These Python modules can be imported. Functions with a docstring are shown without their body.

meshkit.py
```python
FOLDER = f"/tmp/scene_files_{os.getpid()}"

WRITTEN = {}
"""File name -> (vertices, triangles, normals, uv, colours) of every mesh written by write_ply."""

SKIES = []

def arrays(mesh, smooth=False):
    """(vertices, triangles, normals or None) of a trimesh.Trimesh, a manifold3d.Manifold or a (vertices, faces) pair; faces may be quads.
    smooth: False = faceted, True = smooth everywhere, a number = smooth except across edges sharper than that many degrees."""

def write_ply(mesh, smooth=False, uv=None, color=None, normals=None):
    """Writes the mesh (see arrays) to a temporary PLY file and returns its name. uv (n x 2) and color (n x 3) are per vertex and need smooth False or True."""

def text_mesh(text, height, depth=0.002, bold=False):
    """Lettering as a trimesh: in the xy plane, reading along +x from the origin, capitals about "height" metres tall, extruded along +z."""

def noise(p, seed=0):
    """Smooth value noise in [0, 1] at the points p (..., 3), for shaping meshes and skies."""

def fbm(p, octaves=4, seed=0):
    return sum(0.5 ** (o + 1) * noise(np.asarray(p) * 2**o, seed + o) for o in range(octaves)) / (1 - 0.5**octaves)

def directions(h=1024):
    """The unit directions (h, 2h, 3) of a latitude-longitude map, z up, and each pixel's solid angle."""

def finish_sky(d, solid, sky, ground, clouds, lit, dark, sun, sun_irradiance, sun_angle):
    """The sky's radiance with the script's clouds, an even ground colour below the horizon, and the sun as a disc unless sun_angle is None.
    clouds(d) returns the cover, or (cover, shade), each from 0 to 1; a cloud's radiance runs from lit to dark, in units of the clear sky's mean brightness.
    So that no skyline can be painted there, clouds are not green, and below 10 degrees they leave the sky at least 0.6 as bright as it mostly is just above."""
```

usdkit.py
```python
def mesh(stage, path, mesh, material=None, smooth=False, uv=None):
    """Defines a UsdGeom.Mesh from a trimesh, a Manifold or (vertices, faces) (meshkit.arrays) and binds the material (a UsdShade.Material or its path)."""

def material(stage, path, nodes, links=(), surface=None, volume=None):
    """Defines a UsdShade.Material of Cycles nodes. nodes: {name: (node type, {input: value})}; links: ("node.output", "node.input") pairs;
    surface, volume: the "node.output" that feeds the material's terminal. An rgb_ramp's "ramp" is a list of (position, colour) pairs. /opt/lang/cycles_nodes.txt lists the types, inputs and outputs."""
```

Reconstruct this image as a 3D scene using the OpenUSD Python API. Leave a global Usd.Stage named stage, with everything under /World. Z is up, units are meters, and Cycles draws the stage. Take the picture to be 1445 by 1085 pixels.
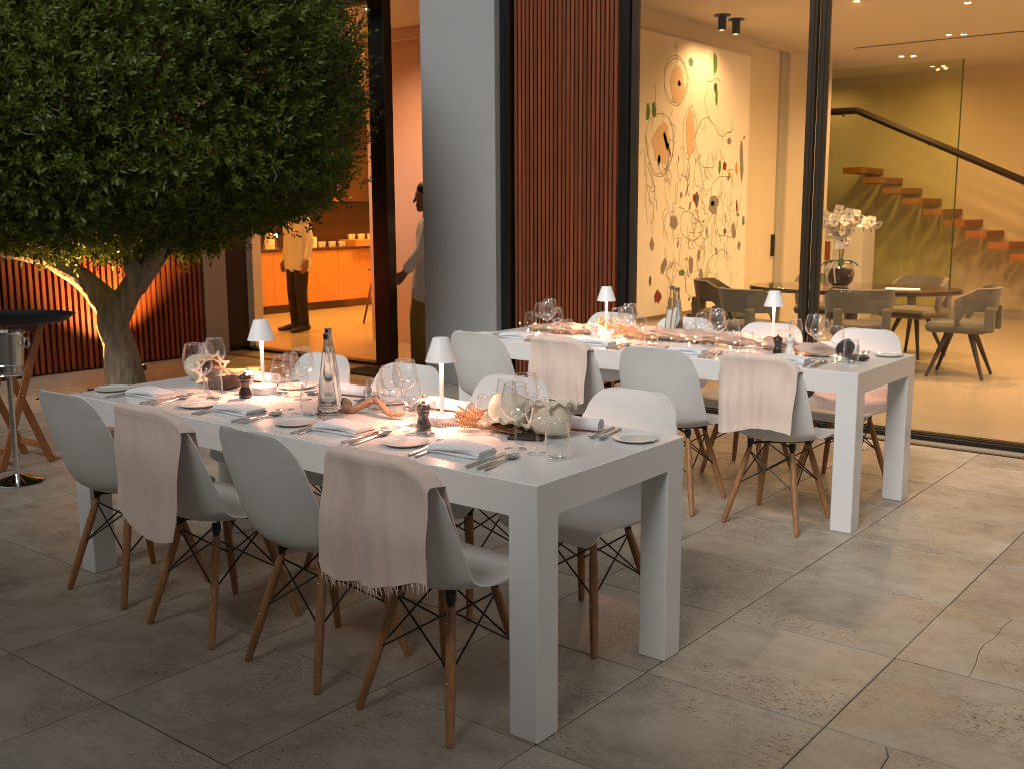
import math, random
import numpy as np, trimesh, manifold3d
from manifold3d import Manifold
from shapely.geometry import Polygon, LineString, box as sbox
from shapely import affinity
from shapely.ops import split as shp_split
import usdkit, meshkit
from pxr import Usd, UsdGeom, UsdLux, UsdShade, Sdf, Gf

random.seed(7)
RNG = np.random.default_rng(11)
stage = Usd.Stage.CreateInMemory()
UsdGeom.SetStageUpAxis(stage, 'Z'); UsdGeom.SetStageMetersPerUnit(stage, 1.0)
world = UsdGeom.Xform.Define(stage, '/World'); stage.SetDefaultPrim(world.GetPrim())
PI = math.pi
rad = math.radians

# ------------------------------------------------------------------ camera
F_PX, PITCH, ROLL, YAW, CAM_H = 1472.73, rad(9.3347), rad(-0.2806), rad(38.5404), 1.475
EXPOSURE = 0.0
cam = UsdGeom.Camera.Define(stage, '/World/camera')
fw = np.array([math.cos(YAW) * math.cos(PITCH), math.sin(YAW) * math.cos(PITCH), -math.sin(PITCH)])
rt = np.array([math.sin(YAW), -math.cos(YAW), 0.0]); upv = np.cross(rt, fw)
r2 = rt * math.cos(ROLL) + upv * math.sin(ROLL); u2 = -rt * math.sin(ROLL) + upv * math.cos(ROLL)
M = Gf.Matrix4d(*r2, 0, *u2, 0, *(-fw), 0, 0, 0, CAM_H, 1)
cam.AddTransformOp().Set(M)
cam.CreateHorizontalApertureAttr(36.0); cam.CreateVerticalApertureAttr(27.0)
cam.CreateFocalLengthAttr(36.0 * F_PX / 1445.0)
cam.CreateClippingRangeAttr(Gf.Vec2f(0.05, 500))
cam.CreateExposureAttr(EXPOSURE)

# ------------------------------------------------------------------ sky and sun (dusk under thin cloud)
SUN_EL, SUN_AZ = rad(4.0), math.atan2(-0.97, -0.12)      # low, behind the camera
SKY, SUN = 0.110, 0.62
usdkit.material(stage, '/World/Looks/sky', {
    's': ('sky_texture', {'sky_type': 'single_scattering', 'sun_disc': False, 'sun_elevation': SUN_EL, 'sun_rotation': SUN_AZ, 'altitude': 60.0}),
    'tc': ('texture_coordinate', {}), 'mp': ('mapping', {'scale': (1.0, 1.0, 2.4)}),
    'n': ('noise_texture', {'scale': 2.6, 'detail': 5.0, 'roughness': 0.55}),
    'rp': ('rgb_ramp', {'ramp': [(0.2, (0.72,) * 3), (0.75, (0.98,) * 3)]}),
    'cc': ('rgb_ramp', {'ramp': [(0.3, (2.74, 2.76, 2.74)), (0.7, (3.72, 3.75, 3.73))]}),
    'm': ('mix', {}), 'b': ('background_shader', {'strength': SKY})},
    [('tc.generated', 'mp.vector'), ('mp.vector', 'n.vector'), ('n.fac', 'rp.fac'), ('n.fac', 'cc.fac'), ('rp.color', 'm.fac'),
     ('s.color', 'm.color1'), ('cc.color', 'm.color2'), ('m.color', 'b.color')], surface='b.background')
dome = UsdLux.DomeLight.Define(stage, '/World/sky')
UsdShade.MaterialBindingAPI.Apply(dome.GetPrim()).Bind(UsdShade.Material.Get(stage, '/World/Looks/sky'))
dome.GetPrim().SetCustomDataByKey('kind', 'structure')
sun = UsdLux.DistantLight.Define(stage, '/World/sun')
sun.CreateIntensityAttr(SUN); sun.CreateAngleAttr(26.0); sun.CreateNormalizeAttr(True); sun.CreateColorAttr(Gf.Vec3f(1.0, 0.98, 0.95))
_d = np.array([math.sin(SUN_AZ) * math.cos(rad(40)), math.cos(SUN_AZ) * math.cos(rad(40)), math.sin(rad(40))])
_x = np.cross([0, 0, 1.0], _d); _x /= np.linalg.norm(_x); _y = np.cross(_d, _x)
sun.AddTransformOp().Set(Gf.Matrix4d(*_x, 0, *_y, 0, *_d, 0, 0, 0, 30, 1))

# ------------------------------------------------------------------ helpers
_names = {}
def numbered(parent, name):
    k = (parent, name); n = _names.get(k, -1) + 1; _names[k] = n
    return name if n == 0 else f'{name}_{n:03d}'
def path_of(p): return str(p.GetPath()) if p is not None else '/World'
def tag(prim, label=None, cat=None, group=None, kind=None):
    p = prim.GetPrim() if hasattr(prim, 'GetPrim') else prim
    for k, v in (('label', label), ('category', cat), ('group', group), ('kind', kind)):
        if v: p.SetCustomDataByKey(k, v)
    return p
def obj(name, mesh, material, parent=None, smooth=False, label=None, kind=None):
    pp = path_of(parent)
    m = usdkit.mesh(stage, f'{pp}/{numbered(pp, name)}', mesh, MATS[material], smooth=smooth)
    return tag(m, label, kind=kind)
def thing(name, label, cat, loc=(0, 0, 0), rotz=0.0, group=None, kind=None):
    x = UsdGeom.Xform.Define(stage, '/World/' + numbered('/World', name))
    x.AddTranslateOp().Set(Gf.Vec3d(*map(float, loc))); x.AddRotateZOp().Set(math.degrees(rotz))
    return tag(x, label, cat, group, kind)
def dup(src, loc, rotz, label, group=None):
    was = src.GetCustomData(); nm = src.GetName()
    x = UsdGeom.Xform.Define(stage, '/World/' + numbered('/World', nm))
    x.GetPrim().GetReferences().AddInternalReference(src.GetPath())
    x.ClearXformOpOrder(); x.AddTranslateOp().Set(Gf.Vec3d(*map(float, loc))); x.AddRotateZOp().Set(math.degrees(rotz))
    x.GetPrim().SetInstanceable(True)
    return tag(x, label, was['category'], group or was.get('group'))
_protos = {}
def place(key, maker, loc, rotz, label, group=None):
    """first use builds the thing at loc, later uses are copies of it"""
    if key not in _protos:
        _protos[key] = maker(loc, rotz, label, group); return _protos[key]
    return dup(_protos[key], loc, rotz, label, group)

def cat_(ms):
    vs, fs, n = [], [], 0
    for m in ms:
        v, f = (m if isinstance(m, tuple) else (np.asarray(m.vertices), np.asarray(m.faces)))
        vs.append(np.asarray(v, float)); fs.append(np.asarray(f, int) + n); n += len(v)
    return np.vstack(vs), np.vstack(fs)
def bx(x0, x1, y0, y1, z0, z1, r=0.0):
    """box, with chamfered edges if r"""
    if r <= 0:
        m = trimesh.creation.box(bounds=[[x0, y0, z0], [x1, y1, z1]]); return np.array(m.vertices), np.array(m.faces)
    pts = []
    for sx in (0, 1):
        for sy in (0, 1):
            for sz in (0, 1):
                c = np.array([(x0, x1)[sx], (y0, y1)[sy], (z0, z1)[sz]], float); s = np.array([1 - 2 * sx, 1 - 2 * sy, 1 - 2 * sz]) * r
                for k in range(3):
                    q = c + s; q[k] = c[k]; pts.append(q)
    h = trimesh.convex.convex_hull(np.array(pts)); return np.array(h.vertices), np.array(h.faces)
def lathe(profile, n=28):
    p = np.asarray(profile, float); th = np.linspace(0, 2 * PI, n, endpoint=False)
    v = np.stack([p[:, 0][:, None] * np.cos(th), p[:, 0][:, None] * np.sin(th), np.repeat(p[:, 1][:, None], n, 1)], -1).reshape(-1, 3)
    f = []
    for i in range(len(p) - 1):
        a = i * n + np.arange(n); b = i * n + (np.arange(n) + 1) % n
        f.append(np.stack([a, b, b + n], 1)); f.append(np.stack([a, b + n, a + n], 1))
    m = trimesh.Trimesh(v, np.vstack(f), process=True); m.merge_vertices(); m.update_faces(m.nondegenerate_faces())
    return np.array(m.vertices), np.array(m.faces)
def tube(pts, r, n=8, caps=True, flat=None):
    """swept tube; r scalar or per point; flat=(a,b) scales the section"""
    P = np.asarray(pts, float); r = np.broadcast_to(np.asarray(r, float), (len(P),))
    T = np.gradient(P, axis=0); T /= np.linalg.norm(T, axis=1, keepdims=True) + 1e-12
    a = np.array([0, 0, 1.0]) if abs(T[0, 2]) < 0.9 else np.array([1.0, 0, 0])
    N = np.cross(T[0], a); N /= np.linalg.norm(N); rings = []
    th = np.linspace(0, 2 * PI, n, endpoint=False); fa, fb = flat or (1, 1)
    for i in range(len(P)):
        N = N - T[i] * (N @ T[i]); N /= np.linalg.norm(N) + 1e-12; B = np.cross(T[i], N)
        rings.append(P[i] + r[i] * (np.outer(np.cos(th) * fa, N) + np.outer(np.sin(th) * fb, B)))
    v = np.vstack(rings); f = []
    for i in range(len(P) - 1):
        a_ = i * n + np.arange(n); b_ = i * n + (np.arange(n) + 1) % n
        f += [np.stack([a_, b_, b_ + n], 1), np.stack([a_, b_ + n, a_ + n], 1)]
    if caps:
        v = np.vstack([v, P[0], P[-1]]); c0, c1 = len(v) - 2, len(v) - 1; k = np.arange(n); e = (len(P) - 1) * n
        f += [np.stack([np.full(n, c0), (k + 1) % n, k], 1), np.stack([np.full(n, c1), e + k, e + (k + 1) % n], 1)]
    return v, np.vstack(f)
def curve(pts, n=24):
    """Catmull-Rom through the points"""
    P = np.asarray(pts, float); P = np.vstack([2 * P[0] - P[1], P, 2 * P[-1] - P[-2]]); out = []
    m = len(P) - 3
    for t in np.linspace(0, m - 1e-9, n):
        i = int(t); u = t - i; a, b, c, d = P[i:i + 4]
        out.append(0.5 * (2 * b + (c - a) * u + (2 * a - 5 * b + 4 * c - d) * u * u + (3 * b - a - 3 * c + d) * u ** 3))
    return np.array(out)
def grid_faces(nu, nv, flip=False):
    i, j = np.meshgrid(np.arange(nu - 1), np.arange(nv - 1), indexing='ij'); a = (i * nv + j).ravel(); b = a + 1; c = a + nv + 1; d = a + nv
    f = np.vstack([np.stack([a, b, c], 1), np.stack([a, c, d], 1)]); return f[:, ::-1] if flip else f
def slab_from_grid(G, thick):
    """closed solid from a grid of points (nu,nv,3), offset along its normals"""
    nu, nv = G.shape[:2]; du = np.gradient(G, axis=0); dv = np.gradient(G, axis=1)
    N = np.cross(du, dv); N /= np.linalg.norm(N, axis=2, keepdims=True) + 1e-12
    A, B = G, G - N * thick; v = np.vstack([A.reshape(-1, 3), B.reshape(-1, 3)]); n = nu * nv
    f = [grid_faces(nu, nv), grid_faces(nu, nv, True) + n]
    ring = [i * nv for i in range(nu)] + [(nu - 1) * nv + j for j in range(1, nv)] + [i * nv + nv - 1 for i in range(nu - 2, -1, -1)] + [j for j in range(nv - 2, 0, -1)]
    ring = np.array(ring); nx = np.roll(ring, -1)
    f += [np.stack([ring, nx, nx + n], 1), np.stack([ring, nx + n, ring + n], 1)]
    m = trimesh.Trimesh(v, np.vstack(f), process=False); m.fix_normals(); return np.array(m.vertices), np.array(m.faces)
def xf(m, loc=(0, 0, 0), rz=0.0, rx=0.0, ry=0.0, s=1.0):
    v, f = m; cz, sz = math.cos(rz), math.sin(rz); cx, sx = math.cos(rx), math.sin(rx); cy, sy = math.cos(ry), math.sin(ry)
    R = np.array([[cz, -sz, 0], [sz, cz, 0], [0, 0, 1]]) @ np.array([[cy, 0, sy], [0, 1, 0], [-sy, 0, cy]]) @ np.array([[1, 0, 0], [0, cx, -sx], [0, sx, cx]])
    return (np.asarray(v) * s) @ R.T + np.asarray(loc), f
def extrude(poly, h):
    m = trimesh.creation.extrude_polygon(poly, h, engine='earcut'); return np.array(m.vertices), np.array(m.faces)
def ball(c, r, sub=2, s=(1, 1, 1)):
    m = trimesh.creation.icosphere(sub, 1.0); return np.array(m.vertices) * np.array(s) * r + np.array(c), np.array(m.faces)
def organic(chains, edge=0.02, it=10):
    """one continuous surface from chains of (x,y,z,r)"""
    ico = trimesh.creation.icosphere(2).vertices; parts = []
    for ch in chains:
        for (a, b) in zip(ch[:-1], ch[1:]):
            parts.append(Manifold.hull_points(np.vstack([ico * a[3] + np.array(a[:3]), ico * b[3] + np.array(b[:3])])))
    m = Manifold.batch_boolean(parts, manifold3d.OpType.Add).refine_to_length(edge).to_mesh()
    t = trimesh.Trimesh(m.vert_properties[:, :3], m.tri_verts); trimesh.smoothing.filter_taubin(t, iterations=it)
    return np.array(t.vertices), np.array(t.faces)

# ------------------------------------------------------------------ materials
MATS = {}
def L(name): return '/World/Looks/' + name
def plain(name, color, rough=0.5, metallic=0.0, var=0.0, scale=6.0, bump=0.0, bscale=60.0, spec=0.5, coat=0.0, sheen=0.0, stretch=(1, 1, 1), obvar=0.0, dist=0.002):
    nodes = {'p': ('principled_bsdf', {'base_color': tuple(color), 'roughness': rough, 'metallic': metallic, 'specular_ior_level': spec, 'coat_weight': coat, 'sheen_weight': sheen})}
    links = []
    if var or bump:
        nodes['tc'] = ('texture_coordinate', {}); nodes['mp'] = ('mapping', {'scale': tuple(stretch)}); links.append(('tc.object', 'mp.vector'))
    src = None
    if var:
        c = np.array(color)
        nodes['n'] = ('noise_texture', {'scale': scale, 'detail': 4.0, 'roughness': 0.6})
        nodes['r'] = ('rgb_ramp', {'ramp': [(0.3, tuple(c * (1 - var))), (0.7, tuple(np.minimum(c * (1 + var), 1)))]})
        links += [('mp.vector', 'n.vector'), ('n.fac', 'r.fac')]; src = 'r.color'
    if obvar:
        nodes['oi'] = ('object_info', {}); nodes['mr'] = ('map_range', {'to_min': 1 - obvar, 'to_max': 1 + obvar}); nodes['hs'] = ('hsv', {'color': tuple(color)})
        links += [('oi.random', 'mr.value'), ('mr.result', 'hs.value')]
        if src: links.append((src, 'hs.color'))
        src = 'hs.color'
    if src: links.append((src, 'p.base_color'))
    if bump:
        nodes['bn'] = ('noise_texture', {'scale': bscale, 'detail': 3.0}); nodes['b'] = ('bump', {'strength': bump, 'distance': dist})
        links += [('mp.vector', 'bn.vector'), ('bn.fac', 'b.height'), ('b.normal', 'p.normal')]
    MATS[name] = usdkit.material(stage, L(name), nodes, links, surface='p.BSDF')
def emit(name, color, strength):
    MATS[name] = usdkit.material(stage, L(name), {'e': ('emission', {'color': tuple(color), 'strength': strength})}, surface='e.emission')
def pane(name, tint, gloss=1.0, base=0.045, pw=4.5, rough=0.0):
    MATS[name] = usdkit.material(stage, L(name), {'f': ('layer_weight', {'blend': 0.5}), 'e': ('math', {'math_type': 'power', 'value2': pw}), 'k': ('math', {'math_type': 'multiply_add', 'value2': 1 - base, 'value3': base}),
        't': ('transparent_bsdf', {'color': tint}), 'g': ('glossy_bsdf', {'color': (gloss,) * 3, 'roughness': rough}), 'm': ('mix_closure', {})},
        [('f.facing', 'e.value1'), ('e.value', 'k.value1'), ('k.value', 'm.fac'), ('t.BSDF', 'm.closure1'), ('g.BSDF', 'm.closure2')], surface='m.closure')

plain('white_lacquer', (0.72, 0.715, 0.70), 0.22, var=0.02, scale=2, coat=0.15, bump=0.03, bscale=25)
plain('chair_plastic', (0.69, 0.68, 0.655), 0.42, var=0.03, scale=5, bump=0.05, bscale=400, dist=0.0005)
plain('chair_wood', (0.33, 0.155, 0.062), 0.45, var=0.28, scale=9, stretch=(6, 6, 0.7), obvar=0.12, bump=0.08, bscale=60)
plain('black_metal', (0.012, 0.012, 0.014), 0.38, 0.0)
plain('frame_black', (0.009, 0.008, 0.0075), 0.32, var=0.2, scale=3)
plain('frame_bronze', (0.05, 0.036, 0.022), 0.38, 0.2, var=0.15, scale=3)
plain('steel', (0.62, 0.61, 0.6), 0.16, 1.0)
plain('chrome', (0.7, 0.7, 0.7), 0.1, 1.0, var=0.06, scale=8)
plain('screw_steel', (0.45, 0.43, 0.4), 0.3, 1.0)
plain('porcelain', (0.72, 0.72, 0.70), 0.18, coat=0.3, var=0.015)
plain('ceramic_cream', (0.66, 0.57, 0.43), 0.6, var=0.07, scale=9, bump=0.12, bscale=40)
plain('ceramic_inside', (0.30, 0.22, 0.18), 0.75, var=0.08)
plain('linen_white', (0.68, 0.69, 0.71), 0.9, var=0.04, scale=20, bump=0.35, bscale=500, sheen=0.15, dist=0.001)
plain('throw_pink', (0.76, 0.60, 0.51), 0.95, var=0.06, scale=14, bump=0.4, bscale=420, sheen=0.25, stretch=(1, 2.2, 0.6), dist=0.0012)
plain('runner_pink', (0.50, 0.36, 0.29), 0.9, var=0.15, scale=14, bump=0.4, bscale=140, sheen=0.2, dist=0.002)
plain('driftwood', (0.36, 0.21, 0.13), 0.8, var=0.3, scale=14, stretch=(4, 0.8, 4), bump=0.4, bscale=60)
plain('driftwood_pale', (0.40, 0.30, 0.20), 0.85, var=0.25, scale=14, stretch=(4, 0.8, 4), bump=0.4, bscale=60)
plain('wheat', (0.50, 0.30, 0.15), 0.8, var=0.25, scale=40)
plain('dark_slab', (0.035, 0.022, 0.016), 0.6, var=0.3, scale=20, bump=0.4, bscale=50)
plain('mill_dark', (0.022, 0.012, 0.009), 0.2, coat=0.5)
plain('mill_white', (0.68, 0.66, 0.63), 0.25, coat=0.3)
plain('copper', (0.6, 0.36, 0.24), 0.25, 1.0)
plain('dark_leather', (0.014, 0.014, 0.018), 0.5, bump=0.3, bscale=90)
plain('lamp_white', (0.86, 0.87, 0.87), 0.45, var=0.015)
plain('slat_wood', (0.175, 0.042, 0.0125), 0.5, var=0.3, scale=5, stretch=(14, 14, 0.6), obvar=0.22, bump=0.1, bscale=40)
plain('slat_back', (0.010, 0.006, 0.005), 0.9)
plain('plaster_grey', (0.30, 0.305, 0.305), 0.9, var=0.04, scale=1.6, bump=0.15, bscale=60)
plain('plaster_white', (0.62, 0.61, 0.58), 0.9, var=0.03, scale=1.5)
plain('wall_cream', (0.70, 0.62, 0.49), 0.85, var=0.02, scale=1.2)
plain('wall_back', (0.70, 0.57, 0.36), 0.8, var=0.03, scale=1.2)
plain('wall_pink', (0.74, 0.50, 0.42), 0.85, var=0.02, scale=1.5)
plain('door_cream', (0.76, 0.66, 0.50), 0.4, var=0.02)
plain('jamb_grey', (0.42, 0.40, 0.34), 0.6)
plain('ceiling_cream', (0.72, 0.64, 0.52), 0.9)
plain('interior_stone', (0.40, 0.33, 0.235), 0.22, var=0.06, scale=0.9, bump=0.02, bscale=8)
plain('stair_wood', (0.33, 0.12, 0.034), 0.45, var=0.2, scale=6, stretch=(1, 6, 6))
plain('counter_wood', (0.50, 0.21, 0.065), 0.5, var=0.12, scale=3, stretch=(10, 10, 0.5), obvar=0.05)
plain('cabinet_dark', (0.06, 0.022, 0.012), 0.4, var=0.1)
plain('rail_grey', (0.06, 0.045, 0.035), 0.35, 0.3)
plain('soil', (0.035, 0.02, 0.012), 1.0, var=0.5, scale=30, bump=0.8, bscale=30, dist=0.02)
plain('bark', (0.30, 0.235, 0.165), 0.95, var=0.45, scale=16, stretch=(1.6, 1.6, 0.4), bump=1.0, bscale=26, dist=0.016)
plain('tray_black', (0.006, 0.006, 0.008), 0.35)
plain('stand_wood', (0.34, 0.12, 0.035), 0.5, var=0.2, scale=6, stretch=(5, 5, 0.7))
plain('upholstery', (0.105, 0.09, 0.062), 0.95, var=0.22, scale=90, bump=0.4, bscale=260, sheen=0.2)
plain('chair_leg_dark', (0.045, 0.03, 0.02), 0.5)
plain('table_dark', (0.035, 0.024, 0.017), 0.12, coat=0.4)
plain('paper', (0.8, 0.77, 0.7), 0.8)
plain('canvas', (0.82, 0.75, 0.64), 0.75, var=0.04, scale=1.5)
plain('ink', (0.16, 0.115, 0.06), 0.8)
for n_, c_ in dict(paint_green=(0.10, 0.22, 0.03), paint_red=(0.22, 0.03, 0.03), paint_grey=(0.26, 0.22, 0.18), paint_dark=(0.13, 0.10, 0.07), paint_teal=(0.10, 0.22, 0.19), paint_yellow=(0.6, 0.32, 0.03), paint_peach=(0.66, 0.46, 0.28)).items(): plain(n_, c_, 0.7)
plain('skin', (0.24, 0.115, 0.065), 0.55)
plain('hair_black', (0.01, 0.008, 0.007), 0.5)
plain('shirt_white', (0.70, 0.66, 0.56), 0.9, bump=0.3, bscale=30, dist=0.01)
plain('trousers_dark', (0.018, 0.014, 0.012), 0.9)
plain('trousers_olive', (0.26, 0.20, 0.05), 0.9, bump=0.3, bscale=20, dist=0.01)
plain('shoe_dark', (0.02, 0.014, 0.01), 0.5)
plain('shoe_pale', (0.5, 0.46, 0.42), 0.6)
plain('petal_white', (0.78, 0.74, 0.70), 0.7)
plain('petal_centre', (0.4, 0.2, 0.04), 0.7)
plain('orchid_green', (0.03, 0.07, 0.02), 0.4)
plain('ribbon', (0.5, 0.47, 0.42), 0.5)
plain('pot_fill', (0.05, 0.025, 0.012), 0.8, var=0.4, scale=40)
plain('mat_black', (0.02, 0.017, 0.014), 0.95)
plain('cup_white', (0.75, 0.73, 0.68), 0.3)
emit('bulb', (1.0, 0.58, 0.25), 110.0)
emit('lens', (1.0, 0.74, 0.42), 7.0)
emit('led_warm', (1.0, 0.60, 0.33), 10.0)
emit('flame_strip', (1.0, 0.62, 0.22), 14.0)
pane('glass_pane', (0.985, 0.965, 0.925), base=0.035)
pane('glass_green', (0.95, 0.99, 0.86), base=0.03, gloss=0.6)
pane('glass_rim', (0.9, 0.9, 0.9), base=0.35, pw=1.2)
pane('glass_thin', (0.965, 0.97, 0.97), base=0.06, pw=2.2)
MATS['glass_solid'] = usdkit.material(stage, L('glass_solid'), {'p': ('principled_bsdf', {'base_color': (0.96, 0.98, 0.97), 'roughness': 0.02, 'ior': 1.45, 'transmission_weight': 1.0})}, surface='p.BSDF')
MATS['water'] = usdkit.material(stage, L('water'), {'p': ('principled_bsdf', {'base_color': (0.98, 0.98, 0.98), 'roughness': 0.0, 'ior': 1.33, 'transmission_weight': 1.0})}, surface='p.BSDF')
def leaf_mat(name, c):
    c = np.array(c)
    MATS[name] = usdkit.material(stage, L(name), {
        'g': ('geometry', {}), 'r': ('rgb_ramp', {'ramp': [(0.0, tuple(c * 0.55)), (0.5, tuple(c * .95)), (0.9, tuple(c * [1.6, 1.4, 1.3])), (0.975, tuple(c * [2.2, 1.7, 1.3])), (0.985, (0.20, 0.10, 0.035)), (1.0, (0.16, 0.075, 0.03))]}),
        'p': ('principled_bsdf', {'roughness': 0.45, 'specular_ior_level': 0.3}), 't': ('translucent_bsdf', {}), 'm': ('mix_closure', {'fac': 0.25})},
        [('g.random_per_island', 'r.fac'), ('r.color', 'p.base_color'), ('r.color', 't.color'), ('p.BSDF', 'm.closure1'), ('t.BSDF', 'm.closure2')], surface='m.closure')
leaf_mat('leaf', (0.150, 0.215, 0.022))
# travertine: cream stone, cloudy tone, drifts of small dark pits; every tile has a tone of its own
MATS['travertine'] = usdkit.material(stage, L('travertine'), {
    'g': ('geometry', {}), 'oi': ('object_info', {}), 'w': ('white_noise_texture', {'dimensions': '1D'}), 'sc': ('vector_math', {'math_type': 'scale', 'scale': 9.0}), 'ad': ('vector_math', {'math_type': 'add'}),
    'mp': ('mapping', {'scale': (1.0, 0.72, 1.0)}),
    'n1': ('noise_texture', {'scale': 3.0, 'detail': 9.0, 'roughness': 0.68, 'distortion': 0.25}), 'n2': ('noise_texture', {'scale': 3.2, 'detail': 2.0}),
    'mp2': ('mapping', {'scale': (1.0, 0.5, 1.0)}), 'n3': ('noise_texture', {'scale': 140.0, 'detail': 2.0, 'roughness': 0.6}), 'n4': ('noise_texture', {'scale': 9.0, 'detail': 8.0, 'roughness': 0.75}),
    'r1': ('rgb_ramp', {'ramp': [(0.26, (0.25, 0.208, 0.16)), (0.42, (0.325, 0.28, 0.222)), (0.58, (0.385, 0.34, 0.275)), (0.76, (0.46, 0.415, 0.345))]}),
    'pz': ('map_range', {'clamp': True, 'from_min': 0.47, 'from_max': 0.66, 'to_min': 0.0, 'to_max': 1.0}), 'pit': ('map_range', {'clamp': True, 'from_min': 0.595, 'from_max': 0.66}), 'pm': ('math', {'math_type': 'multiply'}),
    'st': ('map_range', {'clamp': True, 'from_min': 0.45, 'from_max': 0.75, 'to_min': 1.08, 'to_max': 0.72}),
    'tv': ('map_range', {'to_min': 0.92, 'to_max': 1.08}), 'mu': ('math', {'math_type': 'multiply'}), 'hs': ('hsv', {}),
    'mx': ('mix', {'color2': (0.075, 0.06, 0.045)}), 'pf': ('math', {'math_type': 'multiply', 'value2': 0.85}),
    'hb': ('math', {'math_type': 'multiply_add', 'value2': -1.0, 'value3': 1.0}), 'b': ('bump', {'strength': 0.5, 'distance': 0.003}),
    'rr': ('map_range', {'clamp': True, 'from_min': 0.3, 'from_max': 0.7, 'to_min': 0.28, 'to_max': 0.5}), 'p': ('principled_bsdf', {'specular_ior_level': 0.4})},
    [('oi.random', 'w.w'), ('w.color', 'sc.vector1'), ('g.position', 'ad.vector1'), ('sc.vector', 'ad.vector2'), ('ad.vector', 'mp.vector'), ('ad.vector', 'mp2.vector'),
     ('mp.vector', 'n1.vector'), ('mp.vector', 'n2.vector'), ('mp2.vector', 'n3.vector'), ('mp.vector', 'n4.vector'),
     ('n1.fac', 'r1.fac'), ('n2.fac', 'pz.value'), ('n3.fac', 'pit.value'), ('pz.result', 'pm.value1'), ('pit.result', 'pm.value2'),
     ('oi.random', 'tv.value'), ('n4.fac', 'st.value'), ('tv.result', 'mu.value1'), ('st.result', 'mu.value2'), ('mu.value', 'hs.value'), ('r1.color', 'hs.color'),
     ('hs.color', 'mx.color1'), ('pm.value', 'pf.value1'), ('pf.value', 'mx.fac'), ('mx.color', 'p.base_color'),
     ('pm.value', 'hb.value1'), ('hb.value', 'b.height'), ('b.normal', 'p.normal'), ('n1.fac', 'rr.value'), ('rr.result', 'p.roughness')], surface='p.BSDF')
plain('grout', (0.13, 0.105, 0.08), 0.95, var=0.2, scale=20)

def lamp_light(path, loc, power, color, radius=0.03, cone=None, direction=(0, 0, -1)):
    """the light of a real lamp: a small disc that shines along direction"""
    d = (UsdLux.SphereLight if cone else UsdLux.DiskLight).Define(stage, path)
    d.CreateRadiusAttr(radius); d.CreateIntensityAttr(power); d.CreateNormalizeAttr(True); d.CreateColorAttr(Gf.Vec3f(*color))
    z = -np.array(direction, float); z /= np.linalg.norm(z); a = np.array([1.0, 0, 0]) if abs(z[0]) < 0.9 else np.array([0, 1.0, 0])
    x = np.cross(a, z); x /= np.linalg.norm(x); y = np.cross(z, x)
    d.AddTransformOp().Set(Gf.Matrix4d(*x, 0, *y, 0, *z, 0, *map(float, loc), 1))
    if cone:
        s = UsdLux.ShapingAPI.Apply(d.GetPrim()); s.CreateShapingConeAngleAttr(cone); s.CreateShapingConeSoftnessAttr(1.0)
    return d

# ================================================================== SETTING
g = obj('ground', bx(-45, 45, -45, 45, -0.12, -0.06), 'grout', kind='structure')
io = obj('interior_floor', bx(6.80, 16.4, -3.0, 13.4, -0.05, 0.0), 'interior_stone', kind='structure')

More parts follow.
